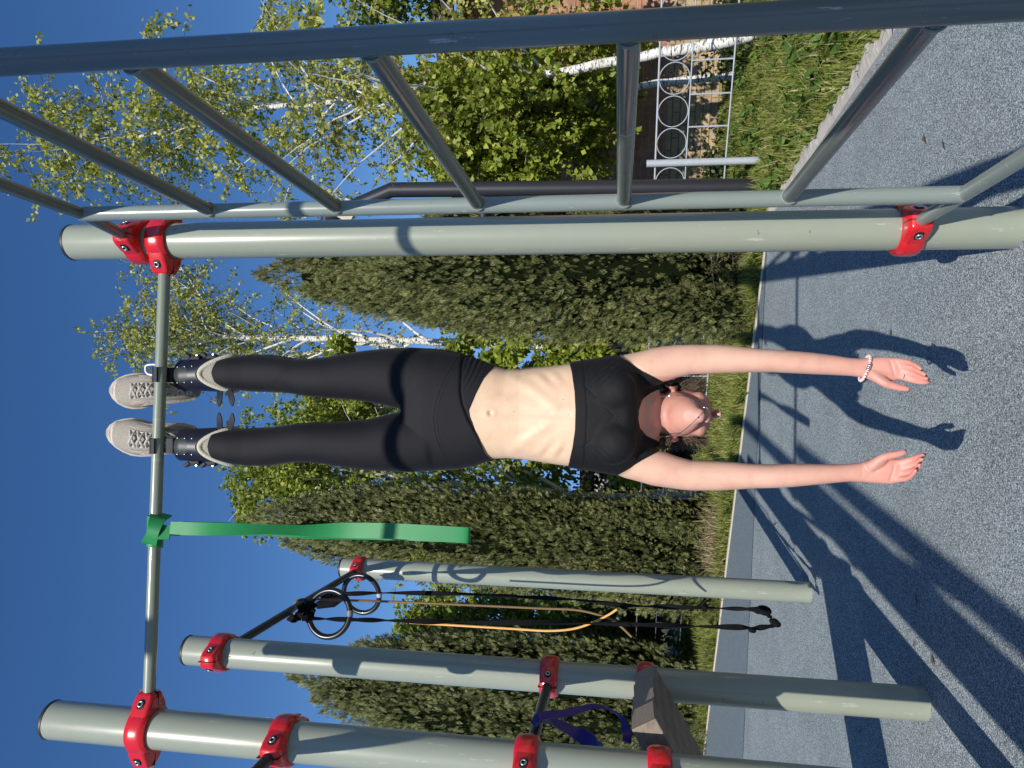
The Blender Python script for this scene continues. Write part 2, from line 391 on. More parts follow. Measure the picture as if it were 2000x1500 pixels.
# ------------------------------------------------------------------ trees
class Leaves:
    def __init__(s): s.q = []
    def leaf(s, p, d, size):
        d = norm(d); sd = norm(np.cross(d, RS.randn(3))); nn = np.cross(d, sd); w = size*.36
        s.q.append([p, p+d*size*.42+sd*w+nn*size*.10, p+d*size, p+d*size*.42-sd*w+nn*size*.10])
def birch(label, trunk, rad, n_limb, limb_len, crown_t, leaf_size, leaf_mat_name, n_twig=9, leaf_gap=.035, spread=.8, group='birch trees behind the sports ground', droop=.5, low=0.0):
    base = trunk[0]; root = empty('birch_tree', tuple(base), label, 'tree', group)
    tp = spline(trunk, 8); m = len(tp); rr = [rad*(1-.80*(i/(m-1))**1.1)+.002 for i in range(m)]
    mb = MB(); mb.tube([p+RS.randn(3)*rad*.12 for p in tp], rr, 10); mb.build('trunk', M['birch_bark'], root)
    lb = MB(); tw = MB(); lv = Leaves()
    def along(path, t):
        i = min(len(path)-2, int(t*(len(path)-1))); f = t*(len(path)-1)-i; return lerp(path[i], path[i+1], f)
    for i in range(n_limb):
        t = crown_t+(1-crown_t)*(i+random.random())/n_limb; t = min(t, .99); s = along(tp, t); r0 = rr[int(t*(m-1))]*.42
        az = i*2.4+random.uniform(-.5, .5); L = limb_len*(1-.55*(t-crown_t)/(1-crown_t))*random.uniform(.7, 1.15)
        el = random.uniform(.62, 1.12)+.25*(t-crown_t); d = np.array([cos(az)*cos(el)*spread, sin(az)*cos(el)*spread, sin(el)]); d = norm(d)
        path = [s]; dd = d.copy(); K = 8
        for k in range(K):
            dd = norm(dd+RS.randn(3)*.085+np.array([0, 0, -droop*.12*k/K*2])); path.append(path[-1]+dd*L/K)
        lb.tube(path, [max(.002, r0*(1-k/(K+.5))) for k in range(K+1)], 6)
        for j in range(n_twig):
            u = .12+.88*(j+random.random())/n_twig; s2 = along(path, min(u, .99)); az2 = random.random()*2*pi
            d2 = norm(dd*.4+np.array([cos(az2), sin(az2), random.uniform(-.3, .5)])); L2 = random.uniform(.25, .62)*min(1, limb_len/1.3); p2 = [s2]
            for k in range(5):
                d2 = norm(d2+np.array([0, 0, -droop*.45])+RS.randn(3)*.15); p2.append(p2[-1]+d2*L2/5)
            tw.tube(p2, [.0035, .003, .0025, .002, .0015, .001], 3, cap=False)
            for c in range(int(L2/leaf_gap)):
                uu = random.uniform(.1, 1); q = along(p2, min(uu, .98))
                for _ in range(random.randint(1, 3)):
                    lv.leaf(q+RS.randn(3)*.018, RS.randn(3)*.8+np.array([0, 0, -.55]), leaf_size*random.uniform(.6, 1.2))
    lb.build('limbs', M['birch_limb'], root, label='white branches of the tree'); tw.build('twigs', M['brown_twig'], root)
    quads('crown', lv.q, M[leaf_mat_name], root); return root
A = at
# right: leaning birch with trunk base by the fence
birch('slim leaning birch rising behind the white fence, its long white limb against the sky',
      [np.array([2.62, 5.5, -.05]), A(1402, 85, 5.6), A(1351, 94, 5.7), A(1267, 107, 5.8), A(1100, 140, 6.0), A(960, 168, 6.2), A(830, 185, 6.3), A(720, 190, 6.4), A(600, 205, 6.45), A(470, 215, 6.5), A(350, 250, 6.55), A(230, 272, 6.6), A(130, 285, 6.6)],
      .045, 58, 1.6, .34, .046, 'birch_leaf', n_twig=14, leaf_gap=.029, spread=1.05)
birch('broad young birch with large bright leaves hanging in front of the brick house',
      [np.array([2.75, 6.6, -.05]), np.array([2.7, 6.6, .8]), np.array([2.5, 6.5, 1.5]), np.array([2.35, 6.3, 1.9]), np.array([2.25, 6.3, 2.3]), np.array([2.2, 6.3, 2.55])],
      .035, 62, 1.1, .25, .062, 'birch_leaf_green', n_twig=16, leaf_gap=.020, spread=1.5, droop=1.0)
birch('leafy birch in front of the brick wall, mostly hidden by the near ladder rail',
      [np.array([4.8, 6.2, -.05]), np.array([4.7, 6.2, .8]), np.array([4.4, 6.3, 1.9]), np.array([4.0, 6.4, 2.7]), np.array([3.7, 6.4, 3.3])],
      .035, 40, 1.0, .5, .06, 'birch_leaf_green', n_twig=14, leaf_gap=.028, spread=1.3, droop=.5)
birch('tall birch with two white stems behind the right hand conifer, in loose yellow-green leaf',
      [np.array([.6, 9.2, -.05]), A(1200, 680, 9.2), A(950, 672, 9.2), A(700, 662, 9.2), A(500, 660, 9.2), A(420, 656, 9.2), A(350, 655, 9.2), A(290, 662, 9.2)],
      .062, 36, 1.6, .34, .05, 'birch_leaf', n_twig=13, leaf_gap=.05, spread=.9)
birch('thinner birch stem leaning beside the tall two-stemmed birch',
      [np.array([.3, 9.6, -.05]), A(1000, 740, 9.6), A(740, 672, 9.6), A(620, 688, 9.6), A(500, 700, 9.6), A(430, 640, 9.6), A(380, 560, 9.6), A(340, 500, 9.6)],
      .045, 26, 1.5, .38, .05, 'birch_leaf', n_twig=13, leaf_gap=.05, spread=.9)
birch('birch with a black-marked white trunk behind the fence, left of the person',
      [np.array([-1.12, 8.3, -.05]), A(1290, 968, 8.3), A(1180, 975, 8.35), A(1020, 960, 8.4), A(880, 945, 8.4), A(750, 925, 8.4), A(660, 905, 8.4), A(590, 915, 8.4), A(540, 930, 8.4)],
      .075, 70, 1.75, .28, .056, 'birch_leaf_green', n_twig=14, leaf_gap=.028, spread=1.1, droop=.65)
birch('small birch in full leaf seen between the person\'s legs and hips',
      [np.array([-.35, 9.9, -.05]), A(1100, 830, 9.9), A(900, 800, 9.9), A(760, 800, 9.9), A(700, 800, 9.9), A(650, 795, 9.9)],
      .06, 44, 1.7, .25, .07, 'birch_leaf_green', n_twig=13, leaf_gap=.042, spread=1.1, droop=.6)
birch('birch with pale low leaves seen between the far post and the middle left post',
      [np.array([-3.3, 10.4, -.05]), A(1200, 1225, 10.4), A(1050, 1222, 10.4), A(950, 1220, 10.4), A(840, 1225, 10.4)],
      .07, 50, 1.5, .12, .07, 'birch_leaf_green', n_twig=15, leaf_gap=.028, spread=.8, droop=.7)

def conifer(label, c, R, H, n, mat='conifer', lean=(0, 0), spiky=.0):
    root = empty('conifer', (c[0], c[1], -.03), label, 'tree', 'conifers along the edge of the rubber ground')
    # a bundle of upright plumes: offset, radius, bottom, top
    pl = [(0, 0, R*.62, 0, H)]
    for k in range(17):
        a = 2*pi*k/17*3.3+random.uniform(-.3, .3); q = R*random.uniform(.40, .70)*(1 if k % 3 else .6); top = H*random.uniform(.72, 1.0)*(1-.12*(q/R))
        pl.append((cos(a)*q, sin(a)*q, R*random.uniform(.38, .54), max(0, top-H*random.uniform(.45, .75)), top))
    for k in range(14):
        a = random.random()*2*pi; q = R*random.uniform(.62, .84); top = H*random.uniform(.15, .62)
        pl.append((cos(a)*q, sin(a)*q, R*random.uniform(.26, .38), max(0, top-H*random.uniform(.2, .32)), top))
    prof = lambda t: np.interp(t, [0, .08, .3, .55, .78, .92, 1], [.60, .88, 1, .97, .76, .45, .05])
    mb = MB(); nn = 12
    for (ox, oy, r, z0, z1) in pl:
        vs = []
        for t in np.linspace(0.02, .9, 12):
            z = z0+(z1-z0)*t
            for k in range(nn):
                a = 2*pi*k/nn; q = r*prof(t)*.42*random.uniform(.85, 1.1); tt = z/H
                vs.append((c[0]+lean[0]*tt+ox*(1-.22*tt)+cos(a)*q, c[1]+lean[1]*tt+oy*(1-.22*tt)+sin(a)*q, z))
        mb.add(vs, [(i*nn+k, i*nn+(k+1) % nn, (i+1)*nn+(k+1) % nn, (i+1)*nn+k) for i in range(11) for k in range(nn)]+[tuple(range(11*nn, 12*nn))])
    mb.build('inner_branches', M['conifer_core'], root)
    mb = MB(); mb.tube([(c[0], c[1], -.05), (c[0]+lean[0]*.5, c[1]+lean[1]*.5, H*.5)], [.05, .02], 8); mb.build('trunk', M['trunk_brown'], root)
    wts = np.array([p[2]*(p[4]-p[3]) for p in pl]); idx = RS.choice(len(pl), n, p=wts/wts.sum()); PL = np.array(pl)[idx]
    t = RS.rand(n)**.9; a = RS.rand(n)*2*pi; clump = .78+.30*np.sin(a*3+PL[:, 0]*40)*np.sin(t*22+PL[:, 1]*50)
    r = PL[:, 2]*prof(t)*(1-RS.rand(n)**1.3*.55)*(.92+.28*clump-.2); z = PL[:, 3]+(PL[:, 4]-PL[:, 3])*t; tt = z/H
    P = np.stack([c[0]+lean[0]*tt+PL[:, 0]*(1-.22*tt)+np.cos(a)*r, c[1]+lean[1]*tt+PL[:, 1]*(1-.22*tt)+np.sin(a)*r, z+RS.randn(n)*.03], 1)
    nf = n//4; fa = RS.rand(nf)*2*pi; ft = RS.rand(nf)*.86; fr_ = R*.80*np.interp(ft, [0, .1, .5, .75, .86], [.8, 1, .95, .7, .3])*(1-RS.rand(nf)*.3)
    P = np.concatenate([P, np.stack([c[0]+lean[0]*ft+np.cos(fa)*fr_, c[1]+lean[1]*ft+np.sin(fa)*fr_, ft*H], 1)]); a = np.concatenate([a, fa]); t = np.concatenate([t, ft])
    vis = (np.cos(a+pi/2) > -.8); P = P[vis]; a = a[vis]; t = t[vis]; n = len(a)
    out = np.stack([np.cos(a)*.8, np.sin(a)*.8, np.full(n, .95)+RS.randn(n)*.5], 1)+RS.randn(n, 3)*.42
    out[:, 2] += spiky+t*1.2
    out /= np.linalg.norm(out, axis=1)[:, None]
    rnd = RS.randn(n, 3); sd = np.cross(out, rnd); sd /= np.linalg.norm(sd, axis=1)[:, None]
    L = (.020+.040*RS.rand(n)**1.5+spiky*.04)[:, None]; Q = []
    for ang, ls, off in ((0, 1.5, 0), (.42, 1.0, .1), (-.42, 1.0, .1), (.36, .8, .6), (-.36, .8, .6), (.75, .5, .3), (-.75, .5, .3)):
        d = out*cos(ang)+sd*sin(ang); w = np.cross(d, np.cross(out, sd)); w /= np.linalg.norm(w, axis=1)[:, None]
        b = P+out*L*off; m = b+d*L*ls*.5; e = b+d*L*ls; ww = w*L*.075
        Q.append(np.stack([b, m+ww, e, m-ww], 1))
    quads('crown', np.concatenate(Q), M[mat], root)
    return root
conifer('broad dark green columnar conifer between the big right post and the person', (.92, 5.92), .64, 4.1, 60000)
conifer('tall dark conifer behind the hanging green band', (-1.69, 7.4), .60, 4.95, 60000, lean=(.2, 0))
conifer('olive conifer with feathery tips between the two left posts', (-3.75, 8.5), .80, 4.95, 46000, 'conifer_light', lean=(.1, 0), spiky=.4)

def shrub(label, c, r, h, n, ls, mat='shrub_leaf', group='leafy shrubs behind the fence'):
    root = empty('shrub', (c[0], c[1], -.03), label, 'shrub', group)
    mb = MB()
    for k in range(9):
        a = random.random()*2*pi; e = np.array([c[0]+cos(a)*r*.6, c[1]+sin(a)*r*.6, h*random.uniform(.6, .9)]); mb.tube([(c[0], c[1], -.05), lerp((c[0], c[1], 0), e, .5)+np.array([0, 0, .1*h]), e], [.014, .01, .004], 6)
    mb.build('stems', M['brown_twig'], root); lv = Leaves()
    lobes = [(RS.randn(3)*np.array([r*.42, r*.42, h*.24])+np.array([c[0], c[1], h*.52]), random.uniform(.25, .45)) for _ in range(26)]
    for _ in range(n):
        q, s = random.choice(lobes); d = RS.randn(3); d = norm(d)*random.random()**.4*s*r; p = q+d*np.array([1, 1, .8])
        if p[2] > 0: lv.leaf(p, d+np.array([0, 0, -.1]), ls*random.uniform(.6, 1.25))
    quads('crown', lv.q, M[mat], root); return root
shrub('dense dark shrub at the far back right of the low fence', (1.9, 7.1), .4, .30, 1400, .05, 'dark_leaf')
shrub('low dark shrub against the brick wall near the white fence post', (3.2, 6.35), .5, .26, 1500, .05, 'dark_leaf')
shrub('wide shady shrub behind the person\'s head', (.1, 10.6), 1.3, 2.0, 7000, .085, 'shrub_leaf')
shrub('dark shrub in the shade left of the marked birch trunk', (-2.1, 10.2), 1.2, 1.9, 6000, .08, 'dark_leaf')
shrub('bright green shrub behind the hanging black straps', (-3.1, 9.8), .8, 1.7, 5200, .085, 'shrub_leaf')
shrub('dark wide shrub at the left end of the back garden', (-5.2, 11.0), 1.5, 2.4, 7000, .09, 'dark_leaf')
shrub('bright leafy shrub beside the person\'s waist and bra, behind the conifers', (-.55, 8.9), .75, 3.1, 9000, .085, 'birch_leaf_green')
shrub('tall leafy shrub right of the person\'s waist, behind the broad conifer', (.35, 8.0), .55, 3.3, 9000, .08, 'birch_leaf_green')
# dry straw tuft at the foot of the middle conifer, and dead branch by the right one
root = empty('straw_tuft', (-1.45, 6.98, 0), 'pale dry straw tuft at the foot of the tall middle conifer', 'dry grass')
def s_str(): return (random.gauss(-1.45, .16), random.gauss(7.0, .08), -.02)
quads('straw_blades', blades(900, s_str, (.10, .34), .008, 1.2), M['dry_straw'], root)
root = empty('dead_branch', (.92, 5.62, 0), 'bare dry twigs sticking out at the foot of the broad right conifer', 'branch')
mb = MB()
for k in range(26):
    s = np.array([random.gauss(.95, .1), 5.6, random.uniform(.05, .4)]); e = s+RS.randn(3)*np.array([.13, .05, .09]); mb.tube([s, lerp(s, e, .5)+RS.randn(3)*.015, e], [.006, .004, .002], 5)
mb.build('twigs', M['trunk_brown'], root)

# ------------------------------------------------------------------ house and fence
AX = atan2(-.489, .872)
house = empty('brick_house', (2.35, 7.75, -.1), 'single-storey red brick house with tan brick base behind the trees', 'house', rz=AX)
def part(mb, name, mat, parent, **k): return mb.build(name, M[mat], parent, local=True, smooth=False, **k)
part(MB().box((3.2, .15, 1.53), (9.4, .3, 2.35)), 'wall', 'red_brick', house)
part(MB().box((3.2, .145, .1), (9.42, .33, 1.10)), 'plinth', 'tan_brick', house)
rf = MB(); rf.hexa([(-1.9, -.45, 2.70), (8.3, -.45, 2.70), (8.3, 4, 3.6), (-1.9, 4, 3.6), (-1.9, -.47, 2.84), (8.3, -.47, 2.84), (8.3, 4, 3.78), (-1.9, 4, 3.78)])
part(rf, 'roof', 'dark_roof', house)
part(MB().box((3.2, -.49, 2.77), (10.2, .03, .2)), 'fascia', 'dark_roof', house)
w = part(MB().box((-.62, -.02, 1.62), (.62, .06, .78)), 'window', 'dark_leaf' if False else 'cap_plastic', house)
fr = MB()
for dx in (-.33, 0, .33): fr.box((-.62+dx, -.055, 1.62), (.05, .05, .84))
for dz in (-.42, .42): fr.box((-.62, -.056, 1.62+dz), (.71, .05, .05))
o = fr.build('frame', M['white_plastic'], w, local=True, smooth=False)
gar = empty('garden_shed', (-1.2, 12.6, -.03), 'pale low shed half hidden behind the shrubs left of centre', 'shed', rz=-.2)
part(MB().box((0, 0, .75), (5.0, 2, 1.5)), 'wall', 'pale_wall', gar); part(MB().box((0, 0, 1.56), (5.3, 2.3, .12)), 'roof', 'dark_roof', gar)
part(MB().box((.5, -1.02, .45), (.9, .05, .9)), 'door', 'cap_plastic', gar)

Z_ = lambda *a: np.array(a, float)
d = np.array([.872, -.489, 0]); P0f = np.array([1.65, 5.456, 0])
names = ['grey-white welded fence section with a row of circles in front of the brick house', 'fence section with circles passing behind the broad right conifer', 'low fence section with circles behind the person\'s head', 'low fence section behind the tall middle conifer', 'farthest low fence section seen between the hanging straps and the left posts']
for k in range(5):
    s = P0f+d*(.03-2.26*k) if k else P0f+d*.03
    e = s+d*2.2
    if k: s, e = P0f-d*(2.26*k-.03), P0f-d*(2.26*(k-1)+.03)
    if k >= 2: s = s+Z_(.15, .55, 0); e = e+Z_(.15, .55, 0)
    root = empty('garden_fence', tuple(s), names[k], 'fence', 'low circle-pattern garden fence')
    for nm, z, r in (('rail', .756, .0075), ('rail', .534, .0050), ('rail', .252, .0060)):
        mid = lerp(s, e, .5)+np.array([0, 0, z-.004]); MB().tube([s+(0, 0, z), mid, e+(0, 0, z)], r, 8).build(nm, M['fence_paint'], root)
    nC = 10; st = 2.2/nC; fm = M['fence_paint' if k < 2 else 'fence_paint_shaded']
    if k >= 2:
        for ch in root.children: ch.data.materials[0] = fm
    for i in range(nC):
        c = s+d*st*(i+.5)+np.array([0, 0, .645]); pts = [c+d*.105*cos(2*pi*j/28)+np.array([0, 0, .105*sin(2*pi*j/28)]) for j in range(28)]
        if k < 2: MB().tube(pts,  .0036, 6, closed=True).build('ring', fm, root)
        if i and (k < 2 or i % 2): MB().tube([s+d*st*i+(0, 0, .252), s+d*st*i+(0, 0, .534)], .006, 6).build('bar', fm, root)
    if k in (0, 3):
        b = P0f-d*2.26*k; lab = ['white-grey fence post with a worn foot in the grass by the black pole', 'fence post hidden at the foot of the broad conifer', 'fence post behind the person', 'fence post behind the middle conifer'][k]
        o = MB().tube([b+(0, 0, -.05), b+(0, 0, .82)], .027, 14).build('fence_post', M['fence_paint'], base=tuple(b)); tag(o, lab, 'fence post', 'posts of the low garden fence')
# black bent pole (outdoor fitness machine column)
root = empty('black_pole', (1.43, 5.35, 0), 'thick black pole with a bent top behind the ladder, standing in the weeds', 'pole')
MB().tube([(1.43, 5.35, -.05), lerp(np.array([1.43, 5.35, 0]), A(765, 371, 5.4), .5), A(765, 371, 5.4), A(640, 424, 5.4)], [.058, .058, .058, .05], 20).build('column', M['black_pipe'], root)
MB().tube([A(640, 424, 5.4), A(630, 470, 5.4)], .05, 16).build('arm', M['black_pipe'], root)
MB().tube([A(945, 385, 5.4), A(945, 470, 5.4)], .035, 14).build('cross_arm', M['black_pipe'], root)
p = A(680, 412, 5.36); MB().box(p, (.16, .03, .12), Matrix.Rotation(.5, 3, 'Y')).build('mounting_plate', M['pale_trim'], root, smooth=False)
# ------------------------------------------------------------------ workout frame
Z3 = lambda x, y, z: np.array([x, y, z], float)
P = {'P1': (.4205, 2.028, 2.685), 'P2': (-1.014, 1.926, 2.645), 'P3': (-1.027, 2.54, 2.60), 'P4': (-1.068, 3.972, 2.555),
     'P0': (.390, .45, 2.76), 'P5': (-1.015, .45, 2.76), 'P6': (-1.035, -1.75, 4.1), 'P7': (-1.04, -.62, 4.7)}  # last two: unseen posts added, heights set by the shadows they cast
LAB = {'P1': 'thick grey-green post on the right that carries the ladder and the pull-up bar',
       'P2': 'thick grey-green post nearest in the left row, cut by the frame, with four red clamps',
       'P3': 'middle post of the left row, half in shadow, with the wooden bench against it',
       'P4': 'farthest grey post of the left row, behind the hanging rings, standing clear on the rubber',
       'P0': 'grey-green post beside the camera carrying the near end of the ladder',
       'P5': 'grey-green post beside the camera on the left, out of view',
       'P7': 'tall post added out of view behind the camera, to cast the wide left shadow',
       'P6': 'farther tall post added out of view behind the camera, to cast a left shadow'}
posts = {}
for k, (x, y, h) in P.items():
    root = empty('steel_post', (x, y, 0), LAB[k], 'post', 'grey-green posts of the workout frame'); posts[k] = root
    n = 48; mb = MB(); rings = [(-.1, .054), (h*.25, .054), (h*.5, .054), (h*.75, .054), (h-.004, .054), (h, .0525)]
    mb.loft([((x, y, z), (r, 0, 0), (0, r, 0), 1) for z, r in rings], n); mb.build('tube', M['post_paint'], root)
    mb = MB(); mb.loft([((x, y, h-.001), (.0545, 0, 0), (0, .0545, 0), 1), ((x, y, h+.004), (.0555, 0, 0), (0, .0555, 0), 1), ((x, y, h+.010), (.052, 0, 0), (0, .052, 0), 1), ((x, y, h+.013), (.03, 0, 0), (0, .03, 0), 1)], n)
    mb.build('cap', M['cap_plastic'], root)
def clamp(key, z, ang, sock=.0):
    """red two-shell clamp around a post; ang = heading of the socket that takes the bar (0 = +X)"""
    x, y, h = P[key]; root = posts[key]; c = Z3(x, y, z); e = Z3(cos(ang), sin(ang), 0); s = Z3(-sin(ang), cos(ang), 0); up = Z3(0, 0, 1)
    mb = MB(); prof = [(.0545, -.030), (.062, -.031), (.0685, -.024), (.0705, -.010), (.0705, .010), (.0685, .024), (.062, .031), (.0545, .030)]
    n = 48; vs = []
    for k in range(n):
        a = 2*pi*k/n; vs += [c+e*cos(a)*r+s*sin(a)*r+up*zz for r, zz in prof]
    m = len(prof); mb.add(vs, [(k*m+i, k*m+(i+1) % m, ((k+1) % n)*m+(i+1) % m, ((k+1) % n)*m+i) for k in range(n) for i in range(m)])
    for sg in (1, -1):
        mb.loft([(c+e*sg*r, s*a, up*b, .38) for r, a, b in ((.045, .052, .029), (.066, .044, .0305), (.083, .0345, .030), (.099, .025, .027), (.104, .021, .022))], 32)
    cl = mb.build('clamp', M['red_paint'], root)
    mb = MB()
    for sg in (1, -1): mb.box(c+e*sg*.087, (.044, .0015, .062), Matrix.Rotation(ang, 3, 'Z'))
    mb.build('split_line', M['bolt_dark'], cl, smooth=False)
    for sg in (1, -1):
        for sd in (1, -1):
            nrm = norm(s*sd+e*sg*.58); b = c+e*sg*.080+s*sd*.0362; t1 = norm(np.cross(nrm, up))
            mb = MB(); mb.loft([(b-nrm*.006, t1*.0125, up*.0105, .7), (b+nrm*.0006, t1*.0145, up*.0115, .7)], 20); mb.build('bolt_recess', M['bolt_dark'], cl)
            mb = MB(); mb.tube([b+nrm*.0035+t1*.0068*cos(a)+up*.0068*sin(a) for a in np.linspace(0, 2*pi, 18, endpoint=False)], .0023, 8, closed=True)
            mb.build('bolt', M['bolt_steel'], cl)
    return cl
WEST = pi; SOUTH = -pi/2-.02
az12 = atan2(P['P2'][1]-P['P1'][1], P['P2'][0]-P['P1'][0])
zb1, zb2 = 2.374, 2.343
clamp('P1', zb1, az12); clamp('P2', zb2, az12+pi)
clamp('P1', zb1+.078, -pi/2+.03); clamp('P1', .262, -pi/2+.03)
clamp('P2', 1.918, -pi/2+.03); clamp('P2', 1.232, pi/2+.04); clamp('P2', .885, pi/2+.04)
clamp('P3', 2.468, pi/2+.02); clamp('P3', 1.228, -pi/2+.04); clamp('P3', .895, -pi/2+.04)
clamp('P4', 2.452, -pi/2+.02)
for k, z in (('P0', 2.44), ('P0', .262), ('P5', 1.93), ('P5', 2.655), ('P0', 2.655)): clamp(k, z, pi/2)
def bar(name, a, b, r, mat, label, cat='bar', n=24, group=None):
    a = np.array(a); b = np.array(b); mb = MB(); mb.tube([a, lerp(a, b, .33), lerp(a, b, .66), b], r, n); o = mb.build(name, M[mat], base=tuple(a)); tag(o, label, cat, group); return o
p1, p2, p3, p4 = [Z3(P[k][0], P[k][1], 0) for k in ('P1', 'P2', 'P3', 'P4')]
u12 = norm(p2-p1); u23 = norm(p3-p2); u34 = norm(p4-p3)
a = p1+u12*.092+(0, 0, zb1); b = p2-u12*.092+(0, 0, zb2)
pull = bar('pull_up_bar', a, b, .0172, 'bar_paint', 'steel pull-up bar the person hangs from, between the two front posts')
PA, PB = a.copy(), b.copy(); barY = lambda X: PA[1]+(PB[1]-PA[1])*(X-PA[0])/(PB[0]-PA[0]); barZ = lambda X: PA[2]+(PB[2]-PA[2])*(X-PA[0])/(PB[0]-PA[0])
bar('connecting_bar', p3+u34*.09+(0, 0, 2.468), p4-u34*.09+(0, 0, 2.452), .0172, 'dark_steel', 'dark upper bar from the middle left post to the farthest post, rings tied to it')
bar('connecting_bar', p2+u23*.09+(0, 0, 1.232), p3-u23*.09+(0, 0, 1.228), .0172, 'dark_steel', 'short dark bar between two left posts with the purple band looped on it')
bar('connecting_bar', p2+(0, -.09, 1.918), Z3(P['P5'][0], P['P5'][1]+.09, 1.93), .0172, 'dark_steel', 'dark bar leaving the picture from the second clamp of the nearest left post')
bar('overhead_bar', Z3(P['P0'][0]-.08, .45, 2.655), Z3(P['P5'][0]+.08, .45, 2.655), .0172, 'bar_paint', 'pull-up bar above the camera, out of view, casting a band of shadow')
bar('connecting_bar', Z3(P['P5'][0], P['P5'][1]-.09, 2.5), Z3(P['P6'][0], P['P6'][1]+.09, 2.5), .0172, 'bar_paint', 'bar behind the camera on the left, out of view')
# ladder
FR = np.array([.4295, 1.712, 0]); NR = np.array([.4545, .926, 0])
lad = empty('wall_ladder', (.43, 1.71, 0), 'grey-green welded ladder with round rungs, fixed to the thick post right of the person', 'ladder')
ldir = norm(NR-FR)
for q, top, pm in ((FR, 2.405, 'rail_paint'), (NR, 2.405, 'near_rail_paint_shaded')):
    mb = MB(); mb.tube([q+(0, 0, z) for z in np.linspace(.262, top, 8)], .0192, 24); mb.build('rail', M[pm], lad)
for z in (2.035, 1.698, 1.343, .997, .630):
    mb = MB(); mb.tube([FR+ldir*.012+(0, 0, z), lerp(FR, NR, .5)+(0, 0, z), NR-ldir*.012+(0, 0, z)], .0162, 20); rg = mb.build('rung', M['rung_paint_shaded'], lad)
    for q, sg in ((FR, 1), (NR, -1)):
        mb = MB(); mb.tube([q+ldir*sg*.0195+Z3(cos(t)*.0172, 0, sin(t)*.0172+z) for t in np.linspace(0, 2*pi, 20, endpoint=False)], .0028, 6, closed=True); mb.build('weld_bead', M['rail_paint'], rg)
for z0, z1 in ((2.452, 2.40), (.262, .262)):
    mb = MB(); s = p1+ldir*.09+(0, 0, z0); mb.tube([s, FR+(0, 0, z1), NR+(0, 0, z1), Z3(P['P0'][0], P['P0'][1]+.09, z1)], .0165, 20); mb.build('end_bar', M['rung_paint_shaded' if z0 > 1 else 'rail_paint'], lad)

# ------------------------------------------------------------------ wooden bench between the left posts (slanting down to the left)
be = empty('sloping_bench', (-1.02, 2.25, .9), 'slanting bench of dark brown boards with one sunlit corner, fixed between two left posts', 'bench')
beta = .52; dn = Z3(-cos(beta), .0, -sin(beta)); th = Z3(-sin(beta), 0, cos(beta)); top = .955
for i in range(4):
    y0, y1 = 2.015+i*.118, 2.015+i*.118+.111; c0 = Z3(-.945-.01*i, 0, top-.006*i)
    pts = []
    for t in (0, 1):
        for (yy, dd) in ((y0, 0), (y1, 0), (y1, 1.55), (y0, 1.55)):
            pts.append(c0+Z3(0, yy, 0)+dn*dd-th*.075*(1-t))
    mb = MB(); mb.hexa(pts); mb.build('board', M['board_wood'], be, smooth=False, bevel=.003)
mb = MB()
for yy in (1.99, 2.5): mb.tube([Z3(-1.0, yy, .89), Z3(-1.05, yy, .89)], .017, 12)
mb.tube([Z3(-1.01, 2.02, .875), Z3(-1.03, 2.48, .885)], .017, 12); mb.build('support_bar', M['dark_steel'], be)
mb = MB(); mb.box(Z3(-2.15, 2.25, .14), (.06, .5, .34)); mb.build('foot', M['board_wood'], be, smooth=False, bevel=.004)
# end caps of the boards (sawn wood)
mb = MB()
for i in range(4):
    y0, y1 = 2.017+i*.118, 2.017+i*.118+.110; c0 = Z3(-.945-.01*i, 0, top-.006*i)-dn*.0015
    mb.add([c0+Z3(0, y0, 0)-th*.003, c0+Z3(0, y1, 0)-th*.003, c0+Z3(0, y1, 0)-th*.072, c0+Z3(0, y0, 0)-th*.072], [(0, 1, 2, 3)])
mb.build('sawn_end', M['board_end'], be, smooth=False)

# ------------------------------------------------------------------ bands
def ribbon(pts, w, th, dirs):
    """flat band through pts; dirs = width direction at each point"""
    pts = [np.array(p, float) for p in pts]; vs = []; m = len(pts)
    for i in range(m):
        t = norm(pts[min(i+1, m-1)]-pts[max(i-1, 0)]); s = np.array(dirs[i], float); s = norm(s-t*(s@t)); nn = np.cross(t, s); ww = w if np.isscalar(w) else w[i]
        vs += [pts[i]+s*ww/2+nn*th/2, pts[i]-s*ww/2+nn*th/2, pts[i]-s*ww/2-nn*th/2, pts[i]+s*ww/2-nn*th/2]
    fs = [(i*4+k, i*4+(k+1) % 4, (i+1)*4+(k+1) % 4, (i+1)*4+k) for i in range(m-1) for k in range(4)]+[(3, 2, 1, 0), tuple(range((m-1)*4, m*4))]
    return vs, fs
gX = A(310, 1035, 1.97)[0]; gY = barY(gX); gZ = barZ(gX)
gb = empty('resistance_band', (gX, gY, gZ), 'wide green rubber loop band knotted round the pull-up bar and hanging down', 'exercise band')
X_ = Z3(1, 0, 0)
def ztw(ks, n=14):  # ks: (image x, image y, dY, twist angle)
    pts = []; dr = []
    K = spline([np.array([*A(x, y, gY+dy), tw]) for x, y, dy, tw in ks], n)
    for k in K: pts.append(k[:3]); dr.append((cos(k[3]), sin(k[3]), 0))
    return pts, dr
mb = MB()
pts, dr = ztw([(333, 1031, -.02, .2), (380, 1033, -.022, .25), (440, 1034, -.02, .6), (520, 1035, -.016, 1.0), (600, 1037, -.014, .9), (680, 1036, -.014, .25), (760, 1037, -.016, .12), (840, 1041, -.016, .1), (905, 1045, -.012, .1), (918, 1045, -.002, .1)])
mb.add(*ribbon(pts, [.036+.007*min(1, i/70) for i in range(len(pts))], .0045, dr))
